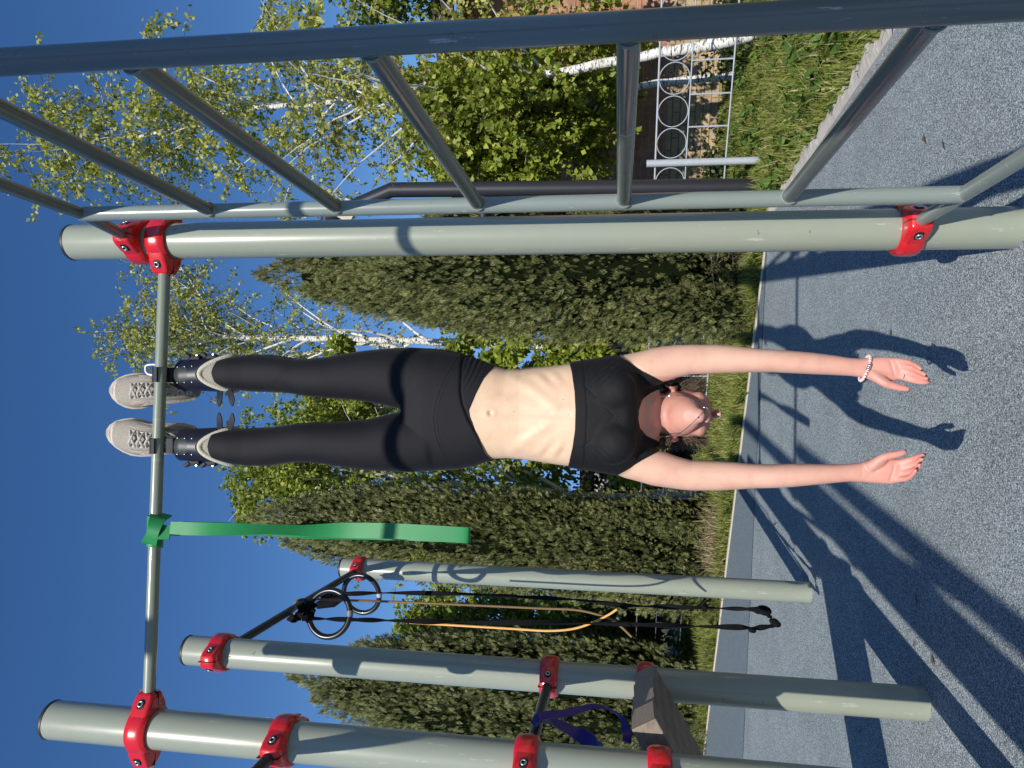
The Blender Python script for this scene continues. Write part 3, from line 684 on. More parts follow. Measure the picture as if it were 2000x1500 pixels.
pts, dr = ztw([(918, 1045, -.002, .1), (905, 1045, .010, .1), (840, 1043, .018, .15), (760, 1041, .02, .3), (680, 1040, .018, .55), (600, 1040, .012, .9), (520, 1036, .01, 1.3), (440, 1032, .01, .9), (380, 1033, .006, .5), (335, 1032, .004, .4)])
mb.add(*ribbon(pts, .041, .0045, dr)); mb.build('hanging_loop', M['green_band'], gb)
mb = MB()
for off, rr in ((-.025, .0205), (.022, .0205)):   # two turns round the bar
    pts = [Z3(gX+off, gY-rr*cos(t), gZ+rr*sin(t)) for t in np.linspace(0, 2*pi, 30)]
    mb.add(*ribbon(pts, .044, .004, [(1, 0, .0)]*30))
pts = spline([Z3(gX-.046, gY+.010, gZ+.012), Z3(gX-.036, gY-.020, gZ+.004), Z3(gX-.012, gY-.036, gZ-.014), Z3(gX+.014, gY-.036, gZ-.022), Z3(gX+.038, gY-.018, gZ-.020), Z3(gX+.048, gY+.010, gZ-.014)], 8)
mb.add(*ribbon(pts, [.034+.026*abs(2*i/(len(pts)-1)-1)**1.5 for i in range(len(pts))], .004, [(.28, -.25, 1)]*len(pts)))
pts = spline([Z3(gX, gY-.026, gZ-.012), Z3(gX, gY-.025, gZ-.035), Z3(gX+.0, gY-.022, gZ-.065)], 6)
mb.add(*ribbon(pts, .042, .004, [(1, .5, 0)]*len(pts)))
mb.build('knot', M['green_band'], gb)
# purple band on the short bar
pb = empty('resistance_band', (-1.01, 2.1, 1.23), 'dark purple band draped over the short bar between two left posts', 'exercise band')
def imgpath(ks, n=8):
    return spline([A(x, y, Y) for x, y, Y in ks], n)
mb = MB(); pth = imgpath([(1042, 1414, 2.07), (1050, 1402, 2.06), (1072, 1396, 2.08), (1100, 1394, 2.10), (1135, 1385, 2.15), (1165, 1379, 2.18), (1195, 1388, 2.17), (1215, 1405, 2.14), (1224, 1430, 2.10), (1224, 1450, 2.06)])
mb.add(*ribbon(pth, .026, .004, [norm((.2+.3*sin(i*.1), 1, .55)) for i in range(len(pth))])); mb.build('upper_strand', M['purple_band'], pb)
mb = MB(); pth = imgpath([(1042, 1414, 2.07), (1052, 1406, 2.10), (1075, 1408, 2.16), (1100, 1418, 2.16), (1130, 1434, 2.14), (1160, 1450, 2.1), (1180, 1466, 2.06)])
mb.add(*ribbon(pth, [.02+.02*min(1, i/25) for i in range(len(pth))], .004, [norm((.4, 1, .9)) for i in range(len(pth))])); mb.build('lower_strand', M['purple_band'], pb)

# ------------------------------------------------------------------ gymnastic rings, straps, cord
def gring(c, axis, R, r, label):
    c = np.array(c, float); ax = norm(axis); u = norm(np.cross(ax, (0, 0, 1))); v = np.cross(u, ax)
    root = empty('gymnastic_ring', tuple(c), label, 'gymnastic ring', 'pair of black gymnastic rings')
    mb = MB(); mb.tube([c+u*R*cos(t)+v*R*sin(t) for t in np.linspace(0, 2*pi, 64, endpoint=False)], r, 18, closed=True, up=tuple(ax)); mb.build('hoop', M['rubber_ring'], root)
    return root, u, v
c1 = A(643, 1198, 3.2); c2 = A(706, 1160, 3.62)
r1, u1, v1 = gring(c1, (.25, -1, .1), .104, .0135, 'black gymnastic ring hanging nearer, with grey tape at its lower side')
r2, u2, v2 = gring(c2, (-.1, -1, .12), .101, .0128, 'black gymnastic ring hanging farther back, just in front of the far post')
def tape(root, c, u, v, R, a0, a1, mat, r=.0145):
    MB().tube([c+u*R*cos(t)+v*R*sin(t) for t in np.linspace(a0, a1, 6)], r, 14).build('tape', M[mat], root)
tape(r1, c1, u1, v1, .104, -1.75, -1.5, 'grey_tape'); tape(r1, c1, u1, v1, .104, 1.2, 1.9, 'webbing', .016)
tape(r2, c2, u2, v2, .101, -1.72, -1.52, 'fence_paint', .0135)
tie = A(588, 1195, 3.12)
st = empty('ring_strap', tuple(tie), 'bundled black strap tying the nearer ring to the upper bar', 'strap')
mb = MB()
for k in range(7):
    t0 = tie+RS.randn(3)*.014; mb.add(*ribbon(spline([t0, lerp(tie, c1, .35)+RS.randn(3)*.02, lerp(tie, c1+v1*.098, .8)+RS.randn(3)*.012, c1+v1*.098*1.1+RS.randn(3)*.01], 5), .026, .003, [norm(RS.randn(3)) for _ in range(16)]))
for k in range(6):
    pts = [A(572+k*7, 1205-k*4, 3.15)+Z3(.019*cos(t+k), .020*sin(t+k), .015*sin(2*t)) for t in np.linspace(0, 2*pi, 14)]; mb.add(*ribbon(pts, .024, .003, [norm((.3, .2, 1))]*14))
mb.build('webbing_bundle', M['webbing'], st)
MB().box(A(576, 1192, 3.1), (.03, .008, .022), Matrix.Rotation(.7, 3, 'Y')).build('buckle', M['silver'], st, smooth=False)
st2 = empty('ring_strap', tuple(c2+Z3(0, 0, .12)), 'black strap holding the farther ring to the upper bar', 'strap')
mb = MB()
for k in range(5): mb.add(*ribbon(spline([A(625, 1168, 3.6)+RS.randn(3)*.012, lerp(A(625, 1168, 3.6), c2+v2*.096, .5)+RS.randn(3)*.01, c2+v2*.1], 6), .024, .003, [norm(RS.randn(3)) for _ in range(13)]))
mb.build('webbing_bundle', M['webbing'], st2)
MB().tube([A(620, 1182, 3.6), A(652, 1176, 3.6), A(668, 1168, 3.6)], [.02, .026, .016], 10).build('knot', M['webbing'], st2)
def hang(name, label, ks, w, knots=()):
    root = empty(name, tuple(A(*ks[0])), label, 'strap', 'black straps hanging from the upper bar')
    pth = imgpath(ks, 12); m = len(pth); mb = MB()
    mb.add(*ribbon(pth, [w*(.55+.45*abs(sin(i*.23+len(ks)))) for i in range(m)], .006, [(cos(i*.17), sin(i*.17), 0) for i in range(m)])); mb.build('webbing', M['webbing'], root)
    for x, y, Y, r in knots: MB().ell(A(x, y, Y), (Z3(r*.7, 0, .2*r), Z3(0, r*.7, 0), Z3(0, 0, r)), 9, 6).build('knot', M['webbing'], root)
    return root
hang('hanging_strap', 'twisted black strap hanging from the farther ring almost to the ground, knotted at the end',
     [(672, 1160, 3.6), (760, 1158, 3.6), (900, 1160, 3.58), (1000, 1165, 3.58), (1120, 1171, 3.56), (1215, 1182, 3.55), (1300, 1185, 3.5), (1400, 1188, 3.45), (1470, 1190, 3.42), (1498, 1194, 3.4)], .024,
     [(1218, 1186, 3.5, .018), (1375, 1185, 3.45, .013), (1492, 1192, 3.4, .034), (1480, 1192, 3.4, .024), (1512, 1214, 3.4, .022), (1503, 1204, 3.4, .013)])
hang('hanging_strap', 'twisted black strap hanging straight from the nearer ring, with a taped end',
     [(590, 1207, 3.1), (640, 1209, 3.15), (720, 1211, 3.2), (800, 1213, 3.22), (900, 1215, 3.25), (1050, 1216, 3.28), (1220, 1219, 3.3), (1350, 1223, 3.33), (1440, 1225, 3.36), (1480, 1226, 3.38), (1512, 1222, 3.4)], .026,
     [(1228, 1220, 3.3, .013), (1447, 1224, 3.36, .015), (1469, 1231, 3.36, .018), (1515, 1218, 3.4, .024)])
for nm, lab, ks in (('elastic_cord', 'orange elastic cord strand hanging in the sun behind the straps', [(800, 1216, 3.34), (900, 1222, 3.34), (1000, 1228, 3.34), (1070, 1232, 3.33), (1120, 1228, 3.33), (1160, 1215, 3.33), (1190, 1200, 3.33), (1205, 1190, 3.33)]),
                    ('elastic_cord', 'dull shade-toned elastic cord looping over the upper bar, its tip turned outward', [(572, 1187, 3.2), (580, 1174, 3.2), (600, 1170, 3.25), (660, 1172, 3.3), (760, 1175, 3.36), (900, 1181, 3.38), (1050, 1188, 3.38), (1130, 1192, 3.37), (1190, 1208, 3.36), (1213, 1224, 3.35), (1234, 1244, 3.34)])):
    mb = MB(); pth = imgpath(ks, 8); mb.tube(pth, .0055, 8); o = mb.build(nm, M['orange_cord_shaded' if 'dull' in lab else 'orange_cord'], base=tuple(pth[0])); tag(o, lab, 'elastic cord')

# litter: leaves and twigs on the rubber
for i, (x, y) in enumerate([(1740, 650), (1805, 270), (1843, 283), (1790, 1170), (1822, 1290)]):
    p = gnd(x, y, .006); s = .022; a = random.random()*6; d = Z3(cos(a), sin(a), .05)*s; w = Z3(-sin(a), cos(a), .2)*s*.3
    o = MB().add([p-d, p+w, p+d, p-w+(0, 0, .006)], [(0, 1, 2, 3)]).build('dry_leaf', M['trunk_brown'], base=tuple(p), smooth=False)
    tag(o, 'small dry brown leaf fallen on the rubber ground', 'leaf', 'dry leaves scattered on the rubber ground')
# ------------------------------------------------------------------ the person, hanging head down
person = empty('person', (-.03, 2.03, 0), 'woman in black leggings and crop top hanging upside down by gravity boots, arms reaching down', 'person')
YB = 2.03
body = MB()
def sec(x, y0, y1, Yc, hd, p=.92, tilt=0.0):
    """horizontal body section: outline y0..y1 in the photo at column x, centre depth Yc, half depth hd"""
    a = A(x, y0, Yc-.01); b = A(x, y1, Yc-.01); c = lerp(a, b, .5); c[1] = Yc
    return (c, (b-a)/2*Z3(1, 0, 1)*.985, Z3(0, hd, tilt), p)
legT = [(318, 718, 750, 2.075, .026), (345, 714, 752, 2.07, .031), (385, 709, 753, 2.062, .036), (425, 703, 756, 2.06, .045), (455, 697, 760, 2.065, .053), (490, 692.5, 764, 2.075, .060), (525, 693.5, 765, 2.07, .060),
        (555, 697.5, 766, 2.055, .056), (580, 702, 769, 2.045, .056), (605, 702, 773, 2.04, .060), (640, 699, 776, 2.04, .066), (680, 691, 779, 2.045, .072), (720, 685, 784, 2.05, .079), (760, 681, 792, 2.055, .087), (800, 679, 803, 2.06, .094), (850, 682, 806, 2.06, .095)]
legB = [(318, 851, 886, 2.045, .026), (345, 848, 888, 2.04, .031), (385, 847, 891, 2.032, .036), (425, 843, 897, 2.03, .045), (455, 841, 904, 2.035, .053), (490, 837.5, 908.5, 2.045, .060), (525, 836, 908, 2.04, .060),
        (555, 833, 903, 2.03, .056), (580, 829.5, 899.5, 2.02, .056), (605, 828, 900, 2.02, .060), (640, 827, 904, 2.025, .066), (680, 824, 911, 2.03, .072), (720, 820, 916, 2.035, .079), (760, 810, 918, 2.04, .087), (800, 800, 920, 2.05, .094), (850, 797, 919, 2.055, .095)]
body.loft([sec(*s) for s in legT], 40); body.loft([sec(*s) for s in legB], 40)
tor = [(797, 683, 919, 2.055, .070), (812, 679.5, 920.5, 2.055, .088), (840, 680, 920.5, 2.056, .101), (870, 683, 918.5, 2.056, .104), (900, 689, 916, 2.053, .100), (925, 698, 911, 2.048, .094), (950, 708, 902, 2.043, .087), (970, 715, 897.5, 2.04, .083), (990, 720, 896.5, 2.04, .081),
       (1020, 720, 899, 2.042, .083), (1050, 716, 903, 2.043, .088), (1080, 713, 908, 2.043, .093), (1115, 708, 913, 2.042, .098), (1150, 701.5, 919, 2.040, .101), (1180, 696, 925, 2.038, .101), (1205, 692, 930, 2.034, .096), (1225, 698, 924, 2.028, .092), (1240, 708, 914, 2.036, .082), (1254, 722, 896, 2.068, .052), (1272, 736, 882, 2.08, .045), (1288, 748, 870, 2.095, .034)]
body.loft([sec(*s, .86) for s in tor], 56)
for yy, yi in ((762, 1), (862, -1)):   # bust
    c = A(1193, yy, 1.972); body.ell(c, (Z3(.062, 0, 0), Z3(0, .055, .008), Z3(0, .01, .064)), 24, 16)
armT = [(1185, 712, 760, 2.045, .045), (1215, 692, 766, 2.045, .052), (1245, 686, 762, 2.04, .052), (1275, 678.5, 754, 2.035, .048), (1300, 674.5, 746, 2.03, .045), (1325, 672.5, 738, 2.025, .042), (1350, 672, 732, 2.02, .040), (1400, 672, 730, 2.012, .039), (1440, 675, 728.5, 2.005, .038),
        (1465, 678, 728, 2.0, .036), (1485, 680.5, 727.5, 1.996, .036), (1510, 681.5, 727.5, 1.992, .037), (1550, 684.5, 729.5, 1.985, .035), (1590, 688, 731.5, 1.98, .031), (1630, 693, 733, 1.975, .026), (1660, 698, 734.5, 1.97, .021), (1682, 699.5, 737, 1.968, .0185), (1700, 698, 741, 1.966, .017)]
armB = [(1185, 865, 912, 2.045, .045), (1215, 860, 934, 2.045, .052), (1245, 866, 941.5, 2.04, .052), (1275, 874, 950, 2.035, .048), (1300, 883, 953.5, 2.03, .045), (1325, 892, 957, 2.025, .042), (1350, 899, 959.5, 2.02, .040), (1400, 901, 959.5, 2.012, .039), (1440, 903.5, 957.5, 2.005, .038),
        (1465, 906, 955.5, 2.0, .036), (1485, 907, 955, 1.996, .036), (1510, 907.5, 954.5, 1.992, .037), (1550, 906, 952.5, 1.985, .035), (1590, 906.5, 948.5, 1.98, .031), (1630, 907.5, 944.5, 1.975, .026), (1660, 906.5, 942, 1.97, .021), (1682, 904.5, 942.5, 1.968, .0185), (1700, 900, 944, 1.966, .017)]
body.loft([sec(*s, .95) for s in armT], 32); body.loft([sec(*s, .95) for s in armB], 32)
# palms
palmT = [(1686, 700, 738, 1.968, .017), (1705, 697.5, 743, 1.964, .0165), (1725, 696, 749, 1.960, .016), (1745, 697, 745, 1.956, .014), (1760, 699, 741, 1.953, .0115), (1767, 702, 738, 1.951, .009)]
palmB = [(1686, 903, 943, 1.968, .017), (1705, 896, 944.5, 1.964, .0165), (1725, 893, 946.5, 1.960, .016), (1745, 896, 947, 1.956, .014), (1758, 897.5, 944, 1.953, .0115), (1765, 900, 940, 1.951, .009)]
body.loft([sec(*s, .85) for s in palmT], 28); body.loft([sec(*s, .85) for s in palmB], 28)
FT = [[(1742, 735), (1757, 735.5), (1782, 743), (1799, 746.5), (1813, 746.5)], [(1742, 726), (1759, 726), (1785, 732), (1801, 737.5), (1811, 740)], [(1742, 715), (1758, 715), (1783, 720), (1798, 727), (1807, 732)], [(1740, 704), (1755, 704.5), (1776, 708), (1789, 714), (1799, 721)]]
FB = [[(1742, 903), (1757, 903), (1781, 896.5), (1795, 891.5), (1805, 888.5)], [(1742, 913), (1760, 912.5), (1784, 906.5), (1796, 900.5), (1801, 896)], [(1742, 924), (1759, 924.5), (1781, 921), (1792, 914), (1796, 907)], [(1740, 936), (1753, 937), (1773, 934), (1783, 926), (1789, 918)]]
TT = [(1700, 731, 1.955), (1722, 744, 1.940), (1738, 752, 1.935), (1757, 757, 1.932), (1774, 760.5, 1.930)]
TB = [(1698, 912, 1.955), (1718, 898, 1.940), (1734, 890.5, 1.935), (1753, 887, 1.932), (1767, 882.5, 1.930)]
fr = [(.0090, .0086, .0076, .0068, .0056), (.0092, .0088, .0078, .0069, .0057), (.0088, .0084, .0074, .0066, .0055), (.0080, .0074, .0066, .0060, .0050)]
hand = MB()
tips = []
for F in (FT, FB):
    for k, ch in enumerate(F):
        Ys = [1.958, 1.950-.001*k, 1.936-.004*k, 1.922-.006*k, 1.912-.007*k]
        pts = spline([A(x, y, Y) for (x, y), Y in zip(ch, Ys)], 4); r = np.interp(np.linspace(0, 4, len(pts)), range(5), fr[k]); r[-1] *= .75
        body.tube(pts+[pts[-1]+norm(pts[-1]-pts[-2])*.0035], list(r)+[r[-1]*.5], 14); tips.append((pts[-1], norm(pts[-1]-pts[-3]), r[-1]))
for T in (TT, TB):
    pts = spline([A(*p) for p in T], 4); r = np.interp(np.linspace(0, 4, len(pts)), range(5), (.015, .0135, .0105, .0092, .0068)); body.tube(pts+[pts[-1]+norm(pts[-1]-pts[-2])*.004], list(r)+[r[-1]*.5], 16)
    tips.append((pts[-1], norm(pts[-1]-pts[-3]), r[-1]))
    c = A(T[1][0]-2, T[1][1]+(-4 if T is TT else 4), 1.95); body.ell(c, (Z3(.015, 0, 0), Z3(0, .012, 0), Z3(0, 0, .022)), 14, 10)
# neck and head (face turned towards the ground)
Rt = Z3(1, 0, .03); Hu = norm(Z3(0.02, .975, -.22)); Hf = norm(np.cross(Hu, Rt))   # crown direction, face direction
if Hf[2] > 0: Hf = -Hf
Rt = norm(np.cross(Hf, Hu)); E0 = A(1316, 808, 2.115)
H = lambda r, u, f: E0+Rt*r+Hu*u+Hf*f
body.loft([(A(1232, 806, 2.10), Z3(.090, 0, 0), Z3(0, .055, 0), 1), (A(1252, 807, 2.11), Z3(.072, 0, 0), Z3(0, .050, 0), 1), (A(1272, 808, 2.112), Z3(.061, 0, 0), Z3(0, .052, .004), 1), (A(1292, 808, 2.112), Z3(.058, 0, 0), Z3(0, .058, .012), 1), (A(1316, 808, 2.107), Z3(.058, 0, 0), Z3(0, .062, .02), 1), (A(1333, 808, 2.09), Z3(.05, 0, 0), Z3(0, .05, .02), 1)], 36)
body.ell(H(0, .062, .008), (Rt*.074, Hu*.088, Hf*.094), 36, 24)           # skull
body.ell(H(0, .02, .035), (Rt*.068, Hu*.075, Hf*.070), 32, 20)
body.loft([(H(0, .01, -.005), Rt*.066, Hf*.045, .9), (H(0, -.03, .016), Rt*.062, Hf*.052, .9), (H(0, -.060, .034), Rt*.053, Hf*.047, .9), (H(0, -.084, .046), Rt*.041, Hf*.040, .92), (H(0, -.100, .055), Rt*.029, Hf*.030, .95), (H(0, -.109, .060), Rt*.017, Hf*.018, 1)], 36)
body.ell(H(0, -.094, .082), (Rt*.020, Hu*.016, Hf*.016), 16, 12)            # chin
body.loft([(H(0, .018, .088), Rt*.008, Hu*.010, 1), (H(0, -.004, .106), Rt*.010, Hu*.012, 1), (H(0, -.022, .124), Rt*.0135, Hu*.0125, 1), (H(0, -.027, .134), Rt*.0085, Hu*.008, 1)], 16)  # nose
for s in (-1, 1):
    body.ell(H(s*.0115, -.034, .106), (Rt*.0075, Hu*.008, Hf*.010), 12, 8)
    body.ell(H(s*.038, -.010, .070), (Rt*.026, Hu*.030, Hf*.024), 18, 12)      # cheek
    body.ell(H(s*.028, .028, .088), (Rt*.020, Hu*.008, Hf*.010), 14, 8)        # brow
    e = norm(Rt*s+Hf*-.35)
    ear = [H(s*.071, -.022+.028*cos(t)*1.0+.02, -.004+.016*sin(t))+e*(.006+.006*max(0, -sin(t))) for t in np.linspace(0, 2*pi, 16, endpoint=False)]
    body.tube(ear, .0048, 8, closed=True); body.ell(H(s*.071, -.004, -.002), (e*.005, Hu*.024, Hf*.013), 14, 8)
for rr, uu, ff in ((0, -.062, .100), (0, -.070, .098)): body.ell(H(rr, uu, ff), (Rt*.023, Hu*.006, Hf*.010), 16, 8)

bo = body.build('body_tmp', M['skin'], None)
bo.modifiers.clear()
rm = bo.modifiers.new('r', 'REMESH'); rm.mode = 'VOXEL'; rm.voxel_size = .0029; rm.use_smooth_shade = True
sm = bo.modifiers.new('s', 'SMOOTH'); sm.factor = .5; sm.iterations = 5
dg = bpy.context.evaluated_depsgraph_get(); dg.update(); me = D.meshes.new_from_object(bo.evaluated_get(dg))
D.objects.remove(bo)
nv = len(me.vertices); co = np.empty(nv*3, np.float32); me.vertices.foreach_get('co', co); co = co.reshape(-1, 3).astype(float)
def vnormals(me):
    a = np.empty(len(me.vertices)*3, np.float32); me.vertex_normals.foreach_get('vector', a); return a.reshape(-1, 3).astype(float)
nr = vnormals(me)
# extra smoothing where the limbs meet the trunk (armpits, crotch, neck base, bust)
ev = np.empty(len(me.edges)*2, np.int32); me.edges.foreach_get('vertices', ev); ev = ev.reshape(-1, 2)
deg = np.bincount(ev.reshape(-1), minlength=nv).astype(float)
def gball(p, r): return np.exp(-((co-p)**2).sum(1)/r**2)
w = np.zeros(nv)
for x, y, Y, r in ((1215, 700, 2.03, .06), (1215, 925, 2.03, .06), (1255, 745, 2.0, .06), (1255, 875, 2.0, .06), (1178, 762, 1.94, .075), (1178, 862, 1.94, .075), (1200, 812, 1.95, .08), (1285, 745, 2.0, .03), (1285, 880, 2.0, .03), (800, 800, 2.0, .045), (850, 720, 1.97, .07), (850, 880, 1.97, .07), (1260, 808, 2.0, .06), (1266, 808, 2.04, .055), (1266, 775, 2.04, .05), (1266, 842, 2.04, .05), (850, 800, 1.96, .07), (830, 760, 2.15, .10), (830, 850, 2.15, .10), (1706, 742, 1.94, .018), (1704, 898, 1.94, .018), (1722, 736, 1.94, .016), (1720, 902, 1.94, .016)):
    w = np.maximum(w, gball(A(x, y, Y), r))
w = np.maximum(w, .55*gball(H(0, -.03, .03), .09)*(((co-E0)@Hf) < .075))
w = np.clip(w*1.3, 0, 1)[:, None]
for _ in range(45):
    s = np.zeros((nv, 3))
    for k in range(3): s[:, k] = np.bincount(ev[:, 0], co[ev[:, 1], k], nv)+np.bincount(ev[:, 1], co[ev[:, 0], k], nv)
    co = co+(s/deg[:, None]-co)*w*.55
# relief: navel, rib arch, ribs, muscles, collar bones, knees, palm creases
disp = np.zeros(nv); front = (nr[:, 1] < .25)
def seg(a, b, r, h, only=None):
    a = np.array(a); b = np.array(b); ab = b-a; t = np.clip(((co-a)@ab)/(ab@ab), 0, 1); dd = ((co-(a+t[:, None]*ab))**2).sum(1)
    global disp
    disp = disp+h*np.exp(-dd/r**2)*front*np.sin(np.clip(t, .08, .92)*pi)**.4
YF = lambda x: np.interp(x, [p[0] for p in tor], [p[3]-p[4] for p in tor])
def fp(x, y, extra=0): return A(x, y, YF(x)+extra)
def path(ks, r, h):
    for (a, b) in zip(ks[:-1], ks[1:]): seg(fp(*a), fp(*b), r, h)
path([(1000, 735, .02), (1030, 752, .006), (1060, 775, .0)], .015, .0026); path([(1060, 775, .0), (1085, 796, 0)], .014, .0016)
path([(1005, 878, .02), (1030, 858, .006), (1060, 838, 0)], .015, .0026); path([(1060, 838, 0), (1085, 815, 0)], .014, .0016)
for (x0, y0, x1, y1) in ((1045, 728, 1072, 755), (1075, 722, 1095, 748), (1045, 888, 1070, 862), (1078, 893, 1095, 868)): path([(x0, y0, .03), (x1, y1, .008)], .012, .0020)
for (x0, y0, x1, y1) in ((1060, 722, 1084, 750), (1088, 720, 1106, 745), (1060, 893, 1084, 865), (1090, 897, 1106, 870)): path([(x0, y0, .03), (x1, y1, .008)], .011, -.0020)
path([(975, 808), (1110, 810)], .010, -.0022)                              # linea alba
path([(965, 765, .004), (1050, 772, .004)], .018, -.0015); path([(965, 852, .004), (1050, 846, .004)], .018, -.0015)
disp -= .0075*gball(fp(957, 807), .0060)*front; disp += .0018*gball(fp(953, 807), .017)*front
for yy in (735, 866): disp += .004*gball(A(560, yy, 1.99), .022)*front; disp -= .0025*gball(A(540, yy+14, 2.0), .012)*front
def hseg(pts, r, h):
    for a, b in zip(pts[:-1], pts[1:]): seg(A(*a), A(*b), r, h)
hseg([(1738, 701, 1.945), (1743, 718, 1.943), (1748, 736, 1.943)], .0028, -.0028); hseg([(1705, 722, 1.95), (1722, 734, 1.943), (1740, 738, 1.942)], .0030, -.0035)
hseg([(1738, 942, 1.945), (1743, 925, 1.943), (1748, 905, 1.943)], .0028, -.0028); hseg([(1700, 925, 1.95), (1722, 916, 1.943), (1738, 905, 1.942)], .0030, -.0035)
hseg([(1690, 702, 1.95), (1692, 736, 1.95)], .0025, -.0012); hseg([(1683, 905, 1.95), (1684, 940, 1.95)], .0025, -.0012)
hseg([(1250, 772, 2.03), (1264, 797, 2.035)], .008, .004); hseg([(1250, 846, 2.03), (1264, 820, 2.035)], .008, .004)
hseg([(1268, 790, 2.04), (1310, 775, 2.05)], .010, .004); hseg([(1268, 826, 2.04), (1310, 842, 2.05)], .010, .004); hseg([(1298, 808, 2.03), (1306, 808, 2.03)], .012, .005)
for y0, y1 in ((712, 735), (895, 915)): hseg([(1235, y0, 1.99), (1265, y1 if y0 < 800 else y0-6, 1.99)], .006, -.003)
co = co+nr*disp[:, None]
me.vertices.foreach_set('co', co.astype(np.float32).reshape(-1)); me.update(); nr = vnormals(me)
fl = np.clip(1.15*np.exp(-((co-(E0+Hu*.03+Hf*.03))**2).sum(1)/.20**2), 0, 1)*(np.abs(co[:, 0]-E0[0]) < .105)
fl = np.maximum(fl, .30*np.clip((.62-co[:, 2])/.3, 0, 1)*(.6+.8*RS.rand()))
fa_ = me.attributes.new('flush', 'FLOAT', 'POINT'); fa_.data.foreach_set('value', fl.astype(np.float32))
bo = link('body', me, M['skin'], person); bo.location = (0, 0, 0)
me.transform(Matrix.Translation(origin(person))); bo.location = -Vector(person.location); bo.parent = person
if not me.materials: me.materials.append(M['skin'])

# clothing cut from the body surface
npol = len(me.polygons); lt = np.empty(npol, np.int32); me.polygons.foreach_get('loop_total', lt); lv = np.empty(len(me.loops), np.int32); me.loops.foreach_get('vertex_index', lv)
ls = np.empty(npol, np.int32); me.polygons.foreach_get('loop_start', ls)
faces = [lv[s:s+n] for s, n in zip(ls, lt)]
R1 = .0 
zc = lambda ks: (np.array([A(x, y, YB)[0] for x, y in ks]), np.array([A(x, y, YB)[2] for x, y in ks]))
def curve(ks):
    X, Z = zc(ks); o = np.argsort(X); return lambda x: np.interp(x, X[o], Z[o])
def garment(name, top, bot, off, mat, thick=.0016, extra=None, xr=(-9, 9)):
    """part of the body surface with bot(x) < z < top(x), pushed out along the normals"""
    zt = top(co[:, 0]); zl = bot(co[:, 0]); ins = (co[:, 2] < zt) & (co[:, 2] > zl) & (co[:, 0] > xr[0]) & (co[:, 0] < xr[1])
    fs = [f for f in faces if ins[f].sum() >= 2]; used = np.unique(np.concatenate(fs)); mp = -np.ones(nv, int); mp[used] = np.arange(len(used))
    c = co[used].copy(); bnd = ~ins[used]; z = c[:, 2]
    z = np.where(bnd & (z >= zt[used]), zt[used], z); z = np.where(bnd & (z <= zl[used]), zl[used], z); c[:, 2] = z
    o_ = off if np.isscalar(off) else off(c)
    c += nr[used]*(np.asarray(o_).reshape(-1, 1) if not np.isscalar(o_) else o_)
    m2 = D.meshes.new(name); m2.from_pydata(c.tolist(), [], [tuple(int(mp[i]) for i in f) for f in fs])
    o = link(name, m2, M[mat], person)
    sd = o.modifiers.new('t', 'SOLIDIFY'); sd.thickness = thick; sd.offset = -1
    return o
waist = curve([(968, 600), (968, 700), (966, 719), (951, 741), (938, 770), (926, 800), (928, 812), (936, 832), (946, 858), (953, 880), (962, 896), (966, 1000)])
hem = curve([(424, 600), (426, 690), (424, 712), (420, 728), (424, 745), (437, 757), (440, 800), (428, 842), (424, 870), (428, 893), (440, 905), (440, 1000)])
fold = curve([(900, 600), (903, 690), (906, 705), (908, 735), (909, 765), (914, 790), (924, 815), (940, 845), (955, 880), (972, 905), (975, 1000)])
seamc = curve([(900, 600), (904, 698), (890, 725), (878, 752), (867, 785), (863, 815), (866, 845), (875, 875), (888, 900), (900, 912), (902, 1000)])
def leg_off(c):
    pcx = A(900, 800, YB)[0]
    fr_ = 1/(1+np.exp((c[:, 1]-2.02)/.012)); o = np.full(len(c), .0026)
    dF = c[:, 2]-fold(c[:, 0]); o += .0050*fr_/(1+np.exp(-dF/.0010)); o -= .0022*fr_*np.exp(-((dF+.003)/.0022)**2)
    d = c[:, 2]-seamc(c[:, 0]); o += fr_*(.0015*np.exp(-((d-.0035)/.0018)**2)-.0022*np.exp(-(d/.0016)**2)+.0015*np.exp(-((d+.0035)/.0018)**2))
    wr = np.sin(c[:, 2]*430+c[:, 0]*90*np.sign(c[:, 0]-pcx)+3*np.sin(c[:, 0]*40))*np.exp(-((c[:, 2]-fold(c[:, 0])+.03)/.025)**2)*np.clip((np.abs(c[:, 0]-pcx)-.05)/.04, 0, 1); o += .0016*wr
    return o
lg = garment('leggings', lambda x: waist(x)*0+9, lambda x: waist(x), leg_off, 'leggings') if False else None
